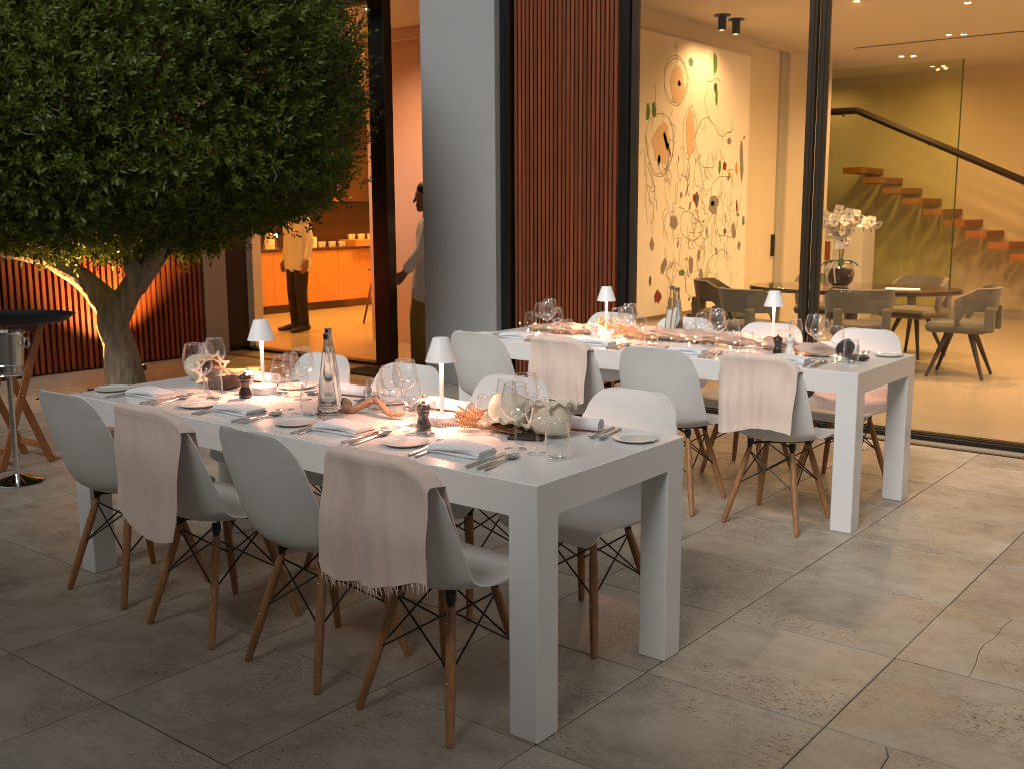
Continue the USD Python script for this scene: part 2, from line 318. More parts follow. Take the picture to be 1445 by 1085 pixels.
patio = thing('patio', None, None, kind='structure')
obj('joint_bed', bx(-2.3, 6.80, -3.2, 9.42, -0.05, -0.006), 'grout', patio)
TX, TY, PX, PY = 2.172, 1.657, 0.602, 0.600
def tile_mesh(poly, z):
    """one stone slab: flat top, worn arris, straight sides"""
    out = []
    poly = Polygon(np.array(poly.exterior.coords)[:-1])
    inn = poly.buffer(-0.0028, join_style=2)
    if inn.geom_type != 'Polygon' or inn.is_empty: inn = poly
    v, f = trimesh.creation.triangulate_polygon(inn, engine='earcut'); v = np.c_[v, np.full(len(v), z)]; out.append((v, f))
    e = np.array(poly.exterior.coords)[:-1]; n = len(e)
    i_ = np.array(inn.exterior.coords)[:-1]
    near = [i_[np.argmin(((i_ - p) ** 2).sum(1))] for p in e]
    ring = np.vstack([np.c_[np.array(near), np.full(n, z)], np.c_[e, np.full(n, z - 0.0022)], np.c_[e, np.full(n, z - 0.02)]]); k = np.arange(n); k2 = (k + 1) % n
    fs = []
    for a in (0, n): fs += [np.stack([a + k, a + n + k, a + n + k2], 1), np.stack([a + k, a + n + k2, a + k2], 1)]
    out.append((ring, np.vstack(fs)))
    m = trimesh.Trimesh(*cat_(out), process=False); m.fix_normals(); return np.array(m.vertices), np.array(m.faces)
# hairline cracks seen at the right: polylines that split the slabs they cross
CR = [LineString([(3.976, 0.831), (3.90, 0.841), (3.761, 0.838), (3.68, 0.852), (3.597, 0.849), (3.50, 0.832), (3.392, 0.822), (3.378, 0.822)]),
      LineString([(3.372, 0.843), (3.30, 0.85), (3.186, 0.826), (3.12, 0.835)]),
      LineString([(3.295, 0.882), (3.20, 0.889), (3.108, 0.907), (3.02, 0.902), (2.927, 0.909), (2.85, 0.893), (2.776, 0.891)]),
      LineString([(2.772, 0.878), (2.72, 0.853), (2.649, 0.848), (2.55, 0.86), (2.40, 0.835), (2.165, 0.84)])]
for i in range(-7, 8):
    for j in range(-8, 13):
        x0, y0 = TX + i * PX, TY + j * PY; x1, y1 = x0 + PX, y0 + PY
        if x1 < -0.4 or x0 > 6.70 or y0 > 9.38 or y1 < -1.6 or (i < -2 and j < -1): continue
        if x0 > 4.05 and x1 < 5.42 and y0 > 7.03 and y1 < 8.30: continue       # the tree pit
        gj = 0.0016 + 0.0008 * random.random()
        p = sbox(x0 + gj, y0 + gj, min(x1, 6.705) - gj, min(y1, 9.385) - gj)
        pieces = [p]
        for c in CR:
            if c.intersection(p).length < 0.1: continue
            out = []
            for q in pieces:
                d = q.difference(c.buffer(0.0012, cap_style=2)); out += list(getattr(d, 'geoms', [d]))
            pieces = [q for q in out if q.area > 1e-3]
        z = -0.0008 * random.random()
        obj('tile', cat_([tile_mesh(q, z) for q in pieces if q.area > 1e-4]), 'travertine', patio)
obj('floor_track', bx(6.708, 6.732, -3, 5.4, -0.03, 0.003), 'frame_black', patio)

# ------------------------------------------------------------------ the house
house = thing('house', 'modern plastered house with open lit rooms behind the patio tables', 'house')
obj('facade_wall', bx(6.76, 7.32, -3.0, 9.6, 3.46, 5.2), 'plaster_grey', house)
obj('end_wall', cat_([bx(6.605, 6.885, 9.40, 9.60, -0.03, 5.2), bx(1.6, 6.60, 9.50, 9.70, -0.03, 4.2)]), 'plaster_grey', house)
obj('ceiling', cat_([bx(6.9, 16.3, -3.0, 8.9, 3.45, 3.6), bx(6.9, 13.4, 8.9, 13.4, 3.55, 3.7)]), 'ceiling_cream', house)
obj('wall', bx(15.92, 16.1, -3.0, 9.0, 0.0, 3.45), 'wall_back', house)
obj('wall', bx(7.34, 16.1, -3.1, -2.95, 0.0, 3.45), 'wall_cream', house)
obj('wall', cat_([bx(7.05, 11.52, 5.60, 5.75, 0.0, 3.449), bx(11.52, 12.585, 5.75, 5.85, 0.0, 3.449), bx(12.585, 13.9, 5.60, 5.75, 0.0, 3.449), bx(11.52, 12.585, 5.60, 5.75, 3.40, 3.449)]), 'wall_cream', house)
obj('wall', bx(13.9, 15.92, 8.8, 8.95, 0.0, 3.449), 'wall_cream', house)
obj('wall', bx(8.57, 8.74, 5.752, 8.93, 0.0, 3.33), 'wall_pink', house)
obj('bulkhead', bx(8.45, 8.9, 5.752, 8.95, 3.332, 3.449), 'wall_pink', house)
obj('wall', bx(8.74, 13.2, 8.45, 8.6, 0.0, 3.449), 'wall_cream', house)
obj('wall', bx(7.25, 13.4, 13.15, 13.35, 0.0, 3.55), 'wall_cream', house)
obj('wall', bx(13.2, 13.35, 8.6, 13.15, 0.0, 3.55), 'wall_cream', house)
obj('wall', cat_([bx(7.22, 7.45, 9.60, 13.15, 0.0, 3.55), bx(7.24, 7.36, 9.40, 9.595, 0.0, 3.55)]), 'wall_cream', house)
obj('skirting', bx(15.895, 15.918, -2.9, 8.7, 0.0, 0.09), 'jamb_grey', house)
d_ = obj('door', bx(11.535, 12.385, 5.66, 5.70, 0.005, 3.395), 'door_cream', house)
obj('handle', bx(12.30, 12.33, 5.615, 5.658, 0.92, 1.19, 0.004), 'black_metal', d_)
obj('door_jamb', bx(12.39, 12.58, 5.63, 5.745, 0.0, 3.398), 'jamb_grey', house)
pl = obj('pillar', bx(6.74, 7.22, 5.535, 6.352, -0.02, 3.458, 0.004), 'plaster_grey', house)
sk = obj('wall_socket', bx(10.10, 10.19, 5.588, 5.599, 0.28, 0.37, 0.003), 'frame_bronze', house)
# slot and recessed line in the living room ceiling
obj('ceiling_slot', bx(13.05, 13.09, 1.2, 5.0, 3.444, 3.449), 'frame_bronze', house)

# right: sliding glass wall of the living room
gd = thing('glass_wall', 'large clear sliding glass panes in black frames before the staircase room', 'window')
obj('pane', bx(6.937, 6.945, 2.963, 4.29, 0.03, 3.45), 'glass_pane', gd)
obj('pane', bx(6.972, 6.980, -3.0, 2.837, 0.03, 3.45), 'glass_pane', gd)
obj('mullion', cat_([bx(6.915, 6.965, 2.905, 2.962, 0.03, 3.455, 0.004), bx(6.955, 6.995, 2.838, 2.902, 0.03, 3.455, 0.004), bx(6.903, 6.914, 2.922, 2.946, 0.03, 3.455, 0.003), bx(6.943, 6.954, 2.858, 2.882, 0.03, 3.455, 0.003)]), 'frame_bronze', gd)
obj('frame', cat_([bx(6.88, 6.96, 4.352, 4.42, 0.0, 3.458, 0.003)]), 'frame_black', gd)
obj('frame', cat_([bx(6.915, 6.95, 4.292, 4.35, 0.0, 3.458, 0.003)]), 'frame_bronze', gd)
obj('sill', cat_([bx(6.88, 7.06, -3.0, 4.278, 0.001, 0.028), bx(6.92, 6.94, -3.0, 4.278, 0.028, 0.036), bx(6.966, 6.98, -3.0, 4.278, 0.028, 0.036)]), 'frame_black', gd)

# slatted cedar panel between the pillar and the glass
def slat_row(parent, n, f):
    for k in range(n):
        obj('slat', f(k), 'slat_wood', parent)
sp = thing('slatted_panel', 'tall reddish wooden slat panel between grey pillar and living room glass', 'panel')
obj('backing', bx(6.885, 6.93, 4.425, 5.43, 0.0, 3.455), 'slat_back', sp)
obj('frame', bx(6.80, 6.98, 5.435, 5.53, 0.0, 3.456, 0.003), 'frame_black', sp)
for k in range(25):
    y = 4.430 + k * 0.0400
    obj('slat', bx(6.85 + random.uniform(-0.001, 0.001), 6.884, y + 0.002, y + 0.030, 0.012, 3.45, 0.003), 'slat_wood', sp)
sw = thing('slatted_wall', 'low lit wall of vertical red wooden slats behind the tree', 'wall')
obj('backing', bx(2.6, 6.60, 9.44, 9.495, 0.0, 4.2), 'slat_back', sw)
for k in range(66):
    x = 2.62 + k * 0.0602
    obj('slat', bx(x, x + 0.036, 9.40 + random.uniform(-0.0015, 0.0015), 9.439, 0.01, 4.19, 0.003), 'slat_wood', sw)

# left: kitchen glass and its black frame
kd = thing('kitchen_glass_door', 'black framed sliding glass door in front of the lit kitchen', 'door')
obj('pane', bx(7.145, 7.155, 7.36, 9.41, 0.03, 3.42), 'glass_pane', kd)
obj('mullion', bx(7.10, 7.21, 7.155, 7.36, 0.0, 3.458, 0.004), 'frame_black', kd)
for z in (0.75, 1.62, 2.42, 3.22): obj('screw', xf(lathe([(0, 0.003), (0.006, 0.003), (0.007, 0)], 8), (7.10, 7.22, z), 0, 0, -PI / 2), 'copper', kd)
obj('frame', bx(6.89, 7.17, 9.41, 9.50, 0.0, 3.458, 0.003), 'frame_black', kd)
obj('head_frame', bx(7.09, 7.22, 7.362, 9.408, 3.42, 3.457), 'frame_black', kd)
obj('sill', cat_([bx(7.09, 7.22, 7.362, 9.408, 0.001, 0.03), bx(7.06, 7.20, 6.36, 7.153, 0.001, 0.012)]), 'frame_black', kd)
dm = obj('door_mat', bx(6.58, 6.98, 6.72, 7.36, 0.001, 0.012, 0.004), 'mat_black')
tag(dm, 'flat black door mat on the patio before the kitchen opening', 'mat')

# behind the camera: the opposite wing of the house and its terrace roof, which shade the near floor and show in the glass
ow = thing('opposite_house', 'plastered wing of the house across the courtyard, behind the viewer', 'house')
obj('wall', bx(-9.3, -9.0, -9.0, 14.0, -0.05, 6.6), 'plaster_white', ow)
obj('terrace_roof', bx(-9.0, -0.95, -9.0, 14.0, 3.2, 3.45), 'plaster_white', ow)
for y in (-6.0, -2.5, 9.0, 13.0): obj('roof_post', bx(-1.3, -1.1, y - .1, y + .1, -0.05, 3.199), 'plaster_white', ow)
# ------------------------------------------------------------------ living room
rng = np.random.default_rng(5)
art = thing('painting', 'huge cream canvas with scribbled lines and small coloured blots on living room wall', 'painting', (10.045, 5.6, 0))
obj('canvas', bx(-1.36, 1.345, -0.045, -0.002, 0.41, 3.225, 0.004), 'canvas', art)
def apx(u, v):
    """a spot on the canvas: u 0..1 left to right of its visible part, v 0..1 top to bottom"""
    return np.array([-1.065 + 2.41 * u, -0.046, 3.225 - 2.815 * v])
def ribbon(pts, w, n=40): return tube(curve([apx(*p) for p in pts], n), w, 5, flat=(1, 1))
def stroke(mat, pts, w=0.006, n=40):
    v, f = ribbon(pts, w, n); v[:, 1] = -0.0455 + (v[:, 1] + 0.046) * 0.15; obj('drawn_line', (v, f), mat, art)
def loop(c, a, b, tilt, turns=1.0, wob=0.08, n=14):
    th = np.linspace(0, 2 * PI * turns, n); r = 1 + wob * rng.standard_normal(n)
    x, y = a * np.cos(th) * r, b * np.sin(th) * r; return [(c[0] + x_ * math.cos(tilt) - y_ * math.sin(tilt), c[1] + x_ * math.sin(tilt) + y_ * math.cos(tilt)) for x_, y_ in zip(x, y)]
for c, a, b, t, tn in [((.30, .15), .10, .085, 0, 2), ((.17, .38), .12, .11, .3, 1.5), ((.42, .33), .06, .10, .1, 1), ((.70, .22), .15, .10, .4, .7), ((.58, .36), .10, .09, .2, .8), ((.78, .60), .15, .12, .5, .8), ((.74, .86), .13, .09, .1, .9), ((.45, .68), .10, .05, .2, 1.2), ((.60, .80), .06, .10, .6, .7), ((.88, .55), .05, .14, .1, .6), ((.20, .42), .05, .06, 0, 1.2), ((.52, .90), .12, .06, .3, .6)]:
    stroke('ink', loop(c, a, b, t, tn), 0.0038, int(40 * tn) + 20)
for k in range(72):
    c = np.array([rng.uniform(.22, .85), rng.uniform(.38, .90)]); 
    if k % 4 == 0: c = np.array([rng.uniform(.05, .35), rng.uniform(.2, .8)])
    q = [tuple(c + rng.normal(0, 0.02, 2) + np.array([0, .03 * s + .01 * rng.standard_normal()])) for s in range(4)]
    stroke('ink', q, rng.uniform(0.002, 0.0045), 14)
for k in range(70):
    c = np.array([np.clip(rng.normal(.55, .16), .1, .92), np.clip(rng.normal(.62, .17), .3, .95)]); a_ = rng.uniform(0, 2 * PI); d_ = np.array([math.cos(a_) * .035, math.sin(a_) * .03]) * rng.uniform(.4, 1.4); n_ = np.array([-d_[1], d_[0]]) * rng.uniform(-.6, .6)
    stroke('ink', [tuple(c - d_), tuple(c + n_), tuple(c + d_)], rng.uniform(0.0015, 0.004), 8)
stroke('ink', [(.28, .05), (.285, .0 + .02), (.30, .08), (.27, .13)], 0.004); stroke('ink', [(.12, .17), (.13, .24), (.10, .33)], 0.004)
def patch(mat, u, v, a, b, t=0.0):
    th = np.linspace(0, 2 * PI, 15)[:-1]; r = 1 + 0.13 * rng.standard_normal(14)
    x, y = a * np.cos(th) * r, b * np.sin(th) * r; P = Polygon(np.c_[x * math.cos(t) - y * math.sin(t), x * math.sin(t) + y * math.cos(t)]).buffer(0)
    P = max(P.geoms, key=lambda q: q.area) if P.geom_type != 'Polygon' else P
    vv, f = extrude(P, 0.0015); o = apx(u, v); v3 = np.c_[o[0] + vv[:, 0], o[1] - vv[:, 2], o[2] + vv[:, 1]]
    m = trimesh.Trimesh(v3, f, process=False); m.fix_normals(); obj('paint_patch', m, mat, art)
for a_ in [('paint_green', .64, .06, .045, .11, .05), ('paint_green', .66, .175, .03, .12, .1), ('paint_dark', .645, .15, .025, .05, 0), ('paint_teal', .42, .075, .045, .05, .4), ('paint_teal', .32, .16, .03, .03, 0), ('paint_green', .07, .275, .035, .08, 0), ('paint_green', .12, .265, .04, .075, .2), ('paint_red', .22, .37, .03, .10, .5), ('paint_red', .25, .40, .015, .08, .4), ('paint_red', .76, .445, .045, .045, 0), ('paint_green', .71, .45, .03, .07, 0), ('paint_yellow', .88, .45, .03, .07, 0), ('paint_yellow', .81, .475, .035, .03, 0), ('paint_teal', .80, .49, .025, .025, 0), ('paint_grey', .93, .42, .05, .24, .1), ('paint_grey', .66, .595, .12, .10, 0), ('paint_green', .65, .59, .045, .03, 0), ('paint_dark', .50, .575, .05, .08, 0), ('paint_red', .475, .57, .03, .04, 0), ('paint_red', .895, .60, .02, .08, .1), ('paint_teal', .91, .635, .03, .02, 0), ('paint_grey', .30, .66, .08, .07, 0), ('paint_grey', .87, .70, .05, .09, .2), ('paint_red', .78, .70, .03, .04, 0), ('paint_grey', .93, .76, .04, .05, 0), ('paint_teal', .97, .66, .03, .06, 0), ('paint_grey', .53, .79, .035, .06, 0), ('paint_grey', .12, .74, .04, .06, .3), ('paint_grey', .22, .82, .05, .10, -.5), ('paint_red', .175, .93, .08, .07, .4), ('paint_green', .38, .85, .06, .035, 0), ('paint_yellow', .42, .80, .03, .02, 0), ('paint_grey', .46, .82, .045, .09, .2), ('paint_grey', .56, .87, .04, .09, .3), ('paint_grey', .52, .90, .03, .08, .4), ('paint_dark', .11, .87, .025, .05, 0), ('paint_dark', .48, .975, .02, .03, 0), ('paint_teal', .45, .955, .02, .02, 0), ('paint_grey', .80, .345, .05, .035, 0), ('paint_dark', .95, .325, .02, .02, 0), ('paint_dark', .33, .43, .008, .04, .2), ('paint_dark', .165, .44, .025, .06, 0), ('paint_dark', .41, .54, .008, .08, -.5), ('paint_grey', .60, .70, .025, .05, .3), ('paint_grey', .44, .60, .02, .05, -.3), ('paint_grey', .36, .56, .025, .035, .2), ('paint_grey', .70, .78, .02, .05, .4), ('paint_green', .57, .66, .015, .02, 0), ('paint_grey', .34, .74, .02, .045, -.2), ('paint_peach', .31, .16, .14, .19, 0), ('paint_peach', .19, .37, .17, .20, 0), ('paint_peach', .43, .33, .09, .22, 0)]: patch(*a_)

# free-standing stair behind a green glass screen
st = thing('staircase', 'floating oak stair treads rising left behind green glass', 'staircase')
for k in range(11):
    y0 = 2.62 + 0.290 * k; z0 = 0.50 + 0.1495 * k
    obj('tread', bx(14.98, 15.905, y0 + 0.03, y0 + 0.30, z0 + 0.01, z0 + 0.098, 0.004), 'stair_wood', st)
rail = thing('handrail', 'dark grey sloping stair handrail with a level upper end', 'handrail')
hp = [(14.80, -0.2, 0.22), (14.80, 5.58, 2.86), (14.80, 6.3, 2.87)]
obj('rail', cat_([tube([hp[0], hp[1]], 0.052, 4, flat=(1.0, 0.9)), tube([hp[1], hp[2]], 0.052, 4, flat=(1.0, 0.9)), ball(hp[1], 0.045, 2)]), 'rail_grey', rail)
obj('bracket', cat_([tube([(14.80, y, z - .03), (14.89, y, z - .06)], 0.012, 6) for y, z in ((4.6, 2.41), (5.8, 2.86), (6.2, 2.86))]), 'black_metal', rail)
gs = thing('glass_screen', 'full height green tinted glass screen in front of the stair', 'glass screen')
obj('pane', bx(14.89, 14.91, 4.225, 6.9, 0.004, 3.448), 'glass_green', gs)
obj('edge', bx(14.885, 14.915, 4.213, 4.224, 0.004, 3.448), 'orchid_green', gs)
pd = obj('pedestal', bx(14.15, 14.6, 5.17, 5.95, 0.0, 1.32, 0.004), 'plaster_white'); tag(pd, 'white pedestal block standing behind the white orchid', 'pedestal')
fp = thing('small_picture', 'small orange picture on the white pedestal left of the orchid', 'picture', (14.146, 5.70, 0))
obj('frame', bx(-0.012, 0.0, -0.11, 0.11, 0.78, 1.08, 0.002), 'paper', fp); obj('print', bx(-0.014, -0.0121, -0.085, 0.085, 0.80, 1.06), 'stair_wood', fp)

def downlight(loc, label, power, cone=72, tilt=(0, 0, -1), col=(1.0, 0.62, 0.29)):
    t = thing('downlight', label, 'ceiling light', loc, 0, 'recessed downlights in the living room ceiling')
    obj('trim', lathe([(0.030, 0), (0.030, -0.004), (0.042, -0.004), (0.042, 0)], 20), 'plaster_white', t)
    obj('lens', lathe([(0, -0.003), (0.029, -0.003)], 20), 'lens', t)
    lamp_light(path_of(t) + '/light', (0, 0, -0.006), power, col, 0.028, cone, tilt)
    return t
LR = 68.0
for q, lb in [((12.78, 3.80), 'left one of the ceiling downlight pair nearest the glass slot line'), ((12.86, 3.66), 'right one of the ceiling downlight pair nearest the glass slot line'),
              ((14.13, 4.78), 'left one of the ceiling downlight pair just in front of the green screen'), ((14.20, 4.65), 'right one of the ceiling downlight pair just in front of the green screen'),
              ((15.40, 4.77), 'left one of the downlight pair seen through the green screen'), ((15.44, 4.64), 'right one of the downlight pair seen through the green screen'),
              ((15.40, 6.33), 'downlight at the far left end of the stair ceiling'), ((10.96, 3.10), 'single downlight nearest the patio at the top of the picture')]:
    downlight((q[0], q[1], 3.4495), lb, LR * (0.10 if q[0] > 15 and q[1] > 6 else 0.02 if q[0] > 15 else 0.34 if q[0] > 12 else 1.5), 80, (.15, .05, -1) if 12 < q[0] < 15 else (0, 0, -1))
for k, (q, lb) in enumerate([((10.02, 5.22), 'left black ceiling spotlight above the big painting'), ((10.33, 5.22), 'right black ceiling spotlight above the big painting')]):
    t = thing('spotlight', lb, 'spotlight', (q[0], q[1], 3.45), 0, 'black cylinder spots above the painting')
    obj('ceiling_plate', lathe([(0, 0), (0.085, 0), (0.085, -0.012), (0, -0.012)], 24), 'black_metal', t)
    obj('cylinder', lathe([(0, -0.012), (0.042, -0.012), (0.042, -0.15), (0.036, -0.15), (0.036, -0.13)], 20), 'black_metal', t)
    obj('lens', lathe([(0, -0.14), (0.036, -0.14)], 20), 'lens', t)
    lamp_light(path_of(t) + '/light', (0, 0, -0.152), LR * 0.16, (1, .60, .27), 0.03, 72, (0.1, 0.15, -1))
# two more rows of the same downlights, above the frame of the photograph
for nth, q in zip(('nearest the slatted panel', 'nearest the glass at right', 'at the right end', 'above the oval table', 'above the right dining chair', 'in the far right corner'), [(8.6, 3.3), (8.6, 1.2), (10.9, 1.0), (10.2, 3.9), (10.3, 2.3), (11.4, 0.2)]):
    downlight((*q, 3.4495), f'recessed living room downlight {nth}, above the picture edge', LR * (1.15 if q[0] < 11.5 else 1.1), 80, (.35, .12, -1) if q[0] > 10.0 else (0, 0, -1))

# dining table, chairs and orchid in the living room
dt = thing('dining_table', 'dark oval dining table inside the living room behind the glass', 'table', (9.95, 3.72, 0), rad(8))
th = np.linspace(0, 2 * PI, 49)[:-1]; oval = Polygon(np.c_[0.66 * np.cos(th), 1.0 * np.sin(th)])
obj('tabletop', cat_([xf(extrude(oval.buffer(-0.01), 0.006), (0, 0, 0.744)), xf(extrude(oval, 0.03), (0, 0, 0.714))]), 'table_dark', dt)
obj('pedestal', lathe([(0, 0.713), (0.12, 0.713), (0.07, 0.6), (0.06, 0.3), (0.09, 0.06), (0.30, 0.02), (0.30, 0.0), (0, 0)], 32), 'table_dark', dt)
pp = obj('paper_sheet', xf(bx(-0.10, 0.10, -0.15, 0.15, 0, 0.006), (9.90, 3.22, 0.7505), rad(20)), 'paper'); tag(pp, 'white papers lying on the dark oval dining table', 'papers')
def dining_chair(loc, rz, label, group):
    t = thing('dining_chair', label, 'chair', loc, rz, group)
    # local: front towards +x
    s = trimesh.Trimesh(*bx(-0.25, 0.27, -0.26, 0.26, 0.40, 0.50, 0.035)); s = s.subdivide().subdivide(); trimesh.smoothing.filter_taubin(s, iterations=6)
    obj('seat', s, 'upholstery', t, smooth=True)
    nu, nv = 33, 9; G = np.zeros((nu, nv, 3))
    for i, a in enumerate(np.linspace(-1, 1, nu)):
        ang = a * rad(98); low = 0.60 + 0.0 * abs(a); top = 0.80 - 0.10 * max(0, abs(a) - 0.62) / 0.38
        if abs(a) > 0.78: low = 0.60 - 0.16 * (abs(a) - 0.78) / 0.22
        for j, b in enumerate(np.linspace(0, 1, nv)):
            z = low + (top - low) * b; lean = 0.05 * (z - 0.5) / 0.3
            G[i, j] = (-0.02 - (0.25 + lean) * math.cos(ang), (0.275 + 0.6 * lean) * math.sin(ang), z)
    obj('backrest', slab_from_grid(G, -0.042), 'upholstery', t, smooth=40)
    obj('arm_post', cat_([bx(-0.30, -0.22, s_ * 0.20 - 0.035, s_ * 0.20 + 0.035, 0.42, 0.64, 0.012) for s_ in (-1, 1)]), 'upholstery', t)
    for sx in (-1, 1):
        for sy in (-1, 1):
            obj('leg', tube([(sx * 0.09, sy * 0.09, 0.41), (sx * 0.235, sy * 0.225, 0.0)], [0.026, 0.014], 8), 'chair_leg_dark', t)
    return t
for x, y, rz, lb in [(9.16, 3.36, rad(28), 'grey upholstered dining chair with its back towards the glass, below the orchid'),
                     (8.66, 4.12, rad(-18), 'grey upholstered dining chair at left in front of the big painting'),
                     (9.55, 4.86, rad(-70), 'grey upholstered dining chair half hidden at the far left table end'),
                     (9.84, 2.66, rad(95), 'grey upholstered dining chair at right seen from its side with splayed legs'),
                     (10.90, 3.42, rad(165), 'grey upholstered dining chair behind the right end of the oval table'),
                     (10.78, 4.35, rad(-165), 'grey upholstered dining chair behind the orchid pot')]:
    place('dining_chair', dining_chair, (x, y, 0), rz, lb, 'upholstered chairs around the oval dining table')
orc = thing('orchid_pot', 'white orchid with tall flower stems in a round glass bowl on oval table', 'plant', (9.92, 3.83, 0.7505))
bowl = [(0.0, 0.004), (0.075, 0.004), (0.12, 0.05), (0.138, 0.12), (0.125, 0.19), (0.098, 0.235), (0.105, 0.25)]
obj('bowl', lathe(bowl, 32), 'glass_thin', orc, smooth=50)
obj('potting_bark', lathe([(0, 0.012), (0.07, 0.012), (0.112, 0.055), (0.127, 0.12), (0.115, 0.17), (0, 0.18)], 24), 'pot_fill', orc, smooth=50)
obj('ribbon', cat_([tube(curve([(0.105 * math.cos(a), 0.105 * math.sin(a), 0.235) for a in np.linspace(0, 2 * PI, 13)], 40), 0.011, 6)] + [tube(curve([(-0.10, 0.0 + o, 0.235), (-0.15, 0.02 + o, 0.18), (-0.143, 0.03 + 1.6 * o, 0.10), (-0.125, 0.03 + 1.8 * o, 0.04)], 14), 0.012, 5, flat=(0.3, 1)) for o in (-0.02, 0.025, 0.05)]), 'ribbon', orc)
for k in range(6):
    a = k * PI / 3 + 0.4; l = rng.uniform(0.18, 0.26); d = np.array([math.cos(a), math.sin(a), 0]); s_ = np.array([-d[1], d[0], 0])
    G = np.array([[d * l * t * 0.9 + s_ * w * 0.035 * math.sin(PI * min(t * 0.85 + 0.12, 1)) + np.array([0, 0, 0.2 + 0.22 * t - 0.22 * t * t]) for w in (-1, 0, 1)] for t in np.linspace(0, 1, 9)])
    obj('leaf', slab_from_grid(G, 0.003), 'orchid_green', orc, smooth=60)
stems = []
for k in range(4):
    a = [2.2, 5.0, 3.4, 5.8][k]; d = np.array([math.cos(a), math.sin(a), 0])
    P = curve([(0, 0, 0.15), tuple(d * 0.03 + [0, 0, 0.40]), tuple(d * 0.09 + [0, 0, 0.62]), tuple(d * 0.20 + [0, 0, 0.66]), tuple(d * 0.27 + [0, 0, 0.52])], 24); stems.append(P)
    obj('stem', tube(P, 0.004, 5), 'orchid_green', orc)
def petal_rose(c, n, r):
    n = n / np.linalg.norm(n); a = np.cross(n, [0.1, 0.2, 1]); a /= np.linalg.norm(a); b = np.cross(n, a); out = []
    for k in range(5):
        t = k * 2 * PI / 5; d = a * math.cos(t) + b * math.sin(t); s = -a * math.sin(t) + b * math.cos(t); w = 0.62 if k in (1, 4) else 0.42
        out.append((np.array([c, c + d * r * .55 + s * r * w + n * r * .1, c + d * r + n * r * .02, c + d * r * .55 - s * r * w + n * r * .1]), np.array([[0, 1, 2], [0, 2, 3]])))
    return cat_(out)
for P in stems:
    for k in range(13):
        c = P[7 + (k * 15) // 13] + rng.normal(0, 0.036, 3); n = np.array([-0.8, -0.5, 0.1]) + rng.normal(0, 0.45, 3)
        fl = obj('flower', petal_rose(c, n, 0.058), 'petal_white', orc)
        obj('flower_centre', ball(c + n / np.linalg.norm(n) * 0.008, 0.009, 1), 'petal_centre', fl)
obj('name_tag', xf(bx(-0.002, 0.002, -0.045, 0.045, -0.035, 0.035), (-0.10, -0.02, 0.40), rad(30)), 'paper', orc)

# ------------------------------------------------------------------ kitchen
kc = thing('kitchen_counter', 'long orange wood kitchen counter with dark top and plinth', 'counter', (0, 12.4, 0))
obj('plinth', bx(9.3, 13.1, 0.06, 0.6, 0.001, 0.12), 'cabinet_dark', kc)
for k in range(6):
    obj('door_panel', bx(9.3 + k * 0.633, 9.3 + k * 0.633 + 0.629, 0.0, 0.6, 0.125, 0.915, 0.002), 'counter_wood', kc)
obj('worktop', bx(9.27, 13.1, -0.02, 0.62, 0.92, 0.955, 0.003), 'cabinet_dark', kc)
bb = obj('bar_block', bx(11.5, 12.6, 12.30, 12.70, 0.956, 1.06, 0.003), 'counter_wood'); tag(bb, 'thick wooden bar top block at the right end of the counter', 'bar top')
ku = thing('kitchen_cabinets', 'dark brown tall cabinets on the kitchen back wall', 'cabinet', (0, 13.0, 0))
obj('splashback', bx(9.3, 13.15, 0.08, 0.14, 0.956, 1.66), 'cabinet_dark', ku)
for k in range(5):
    obj('cabinet_door', bx(9.3 + k * 0.76, 9.3 + k * 0.76 + 0.755, -0.25, 0.12, 1.665, 2.97, 0.003), 'counter_wood' if k in (1, 2) else 'cabinet_dark', ku)
for k in range(11):
    def cup(loc, rz, label, group):
        t = thing('coffee_cup', label, 'cup', loc, rz, group)
        obj('cup_body', lathe([(0, 0), (0.028, 0), (0.042, 0.085), (0.039, 0.085), (0.026, 0.006), (0, 0.006)], 14), 'cup_white', t, smooth=40); return t
    place('coffee_cup', cup, (10.95 + 0.105 * k, 12.52 + 0.05 * (k % 2), 0.956 if k < 6 else 1.061), 0, 'small white cup, ' + ('first', 'second', 'third', 'fourth', 'fifth', 'sixth', 'seventh', 'eighth', 'ninth', 'tenth', 'last')[k] + ' from the left in the kitchen counter row', 'white cups in a row on the kitchen counter')
for (x, y, r, h, lb) in [(9.72, 12.55, 0.075, 0.17, 'short white canister at the left end of the kitchen counter'), (9.98, 12.55, 0.085, 0.21, 'tall white canister left of the man on the counter'), (10.42, 12.55, 0.07, 0.15, 'white canister directly behind the man on the counter'), (10.80, 12.55, 0.085, 0.14, 'wide white pot between the man and the cups')]:
    t = thing('canister', lb, 'canister', (x, y, 0.956), 0, 'white pots on the kitchen counter')
    obj('jar', lathe([(0, 0), (r, 0), (r, h), (r * 0.92, h + 0.004), (0, h + 0.004)], 20), 'cup_white', t); obj('lid', lathe([(r * 0.95, h + 0.005), (r * 0.95, h + 0.02), (r * .3, h + 0.03), (0, h + 0.03)], 20), 'cup_white', t)
tl = thing('counter_lamp', 'small glowing lamp on the kitchen counter beside the man', 'lamp', (10.15, 12.6, 0.956))
obj('base', lathe([(0, 0), (0.04, 0), (0.035, 0.015), (0.008, 0.02), (0.008, 0.15), (0, 0.15)], 14), 'copper', tl); obj('bulb', ball((0, 0, 0.19), 0.036, 2), 'lens', tl)
sl = thing('bar_stool', 'wooden bar stool with splayed legs at the kitchen counter', 'stool', (9.98, 10.22, 0))
obj('seat', lathe([(0, 0.70), (0.10, 0.70), (0.16, 0.715), (0.165, 0.735), (0.12, 0.742), (0, 0.735)], 24), 'cabinet_dark', sl, smooth=50)
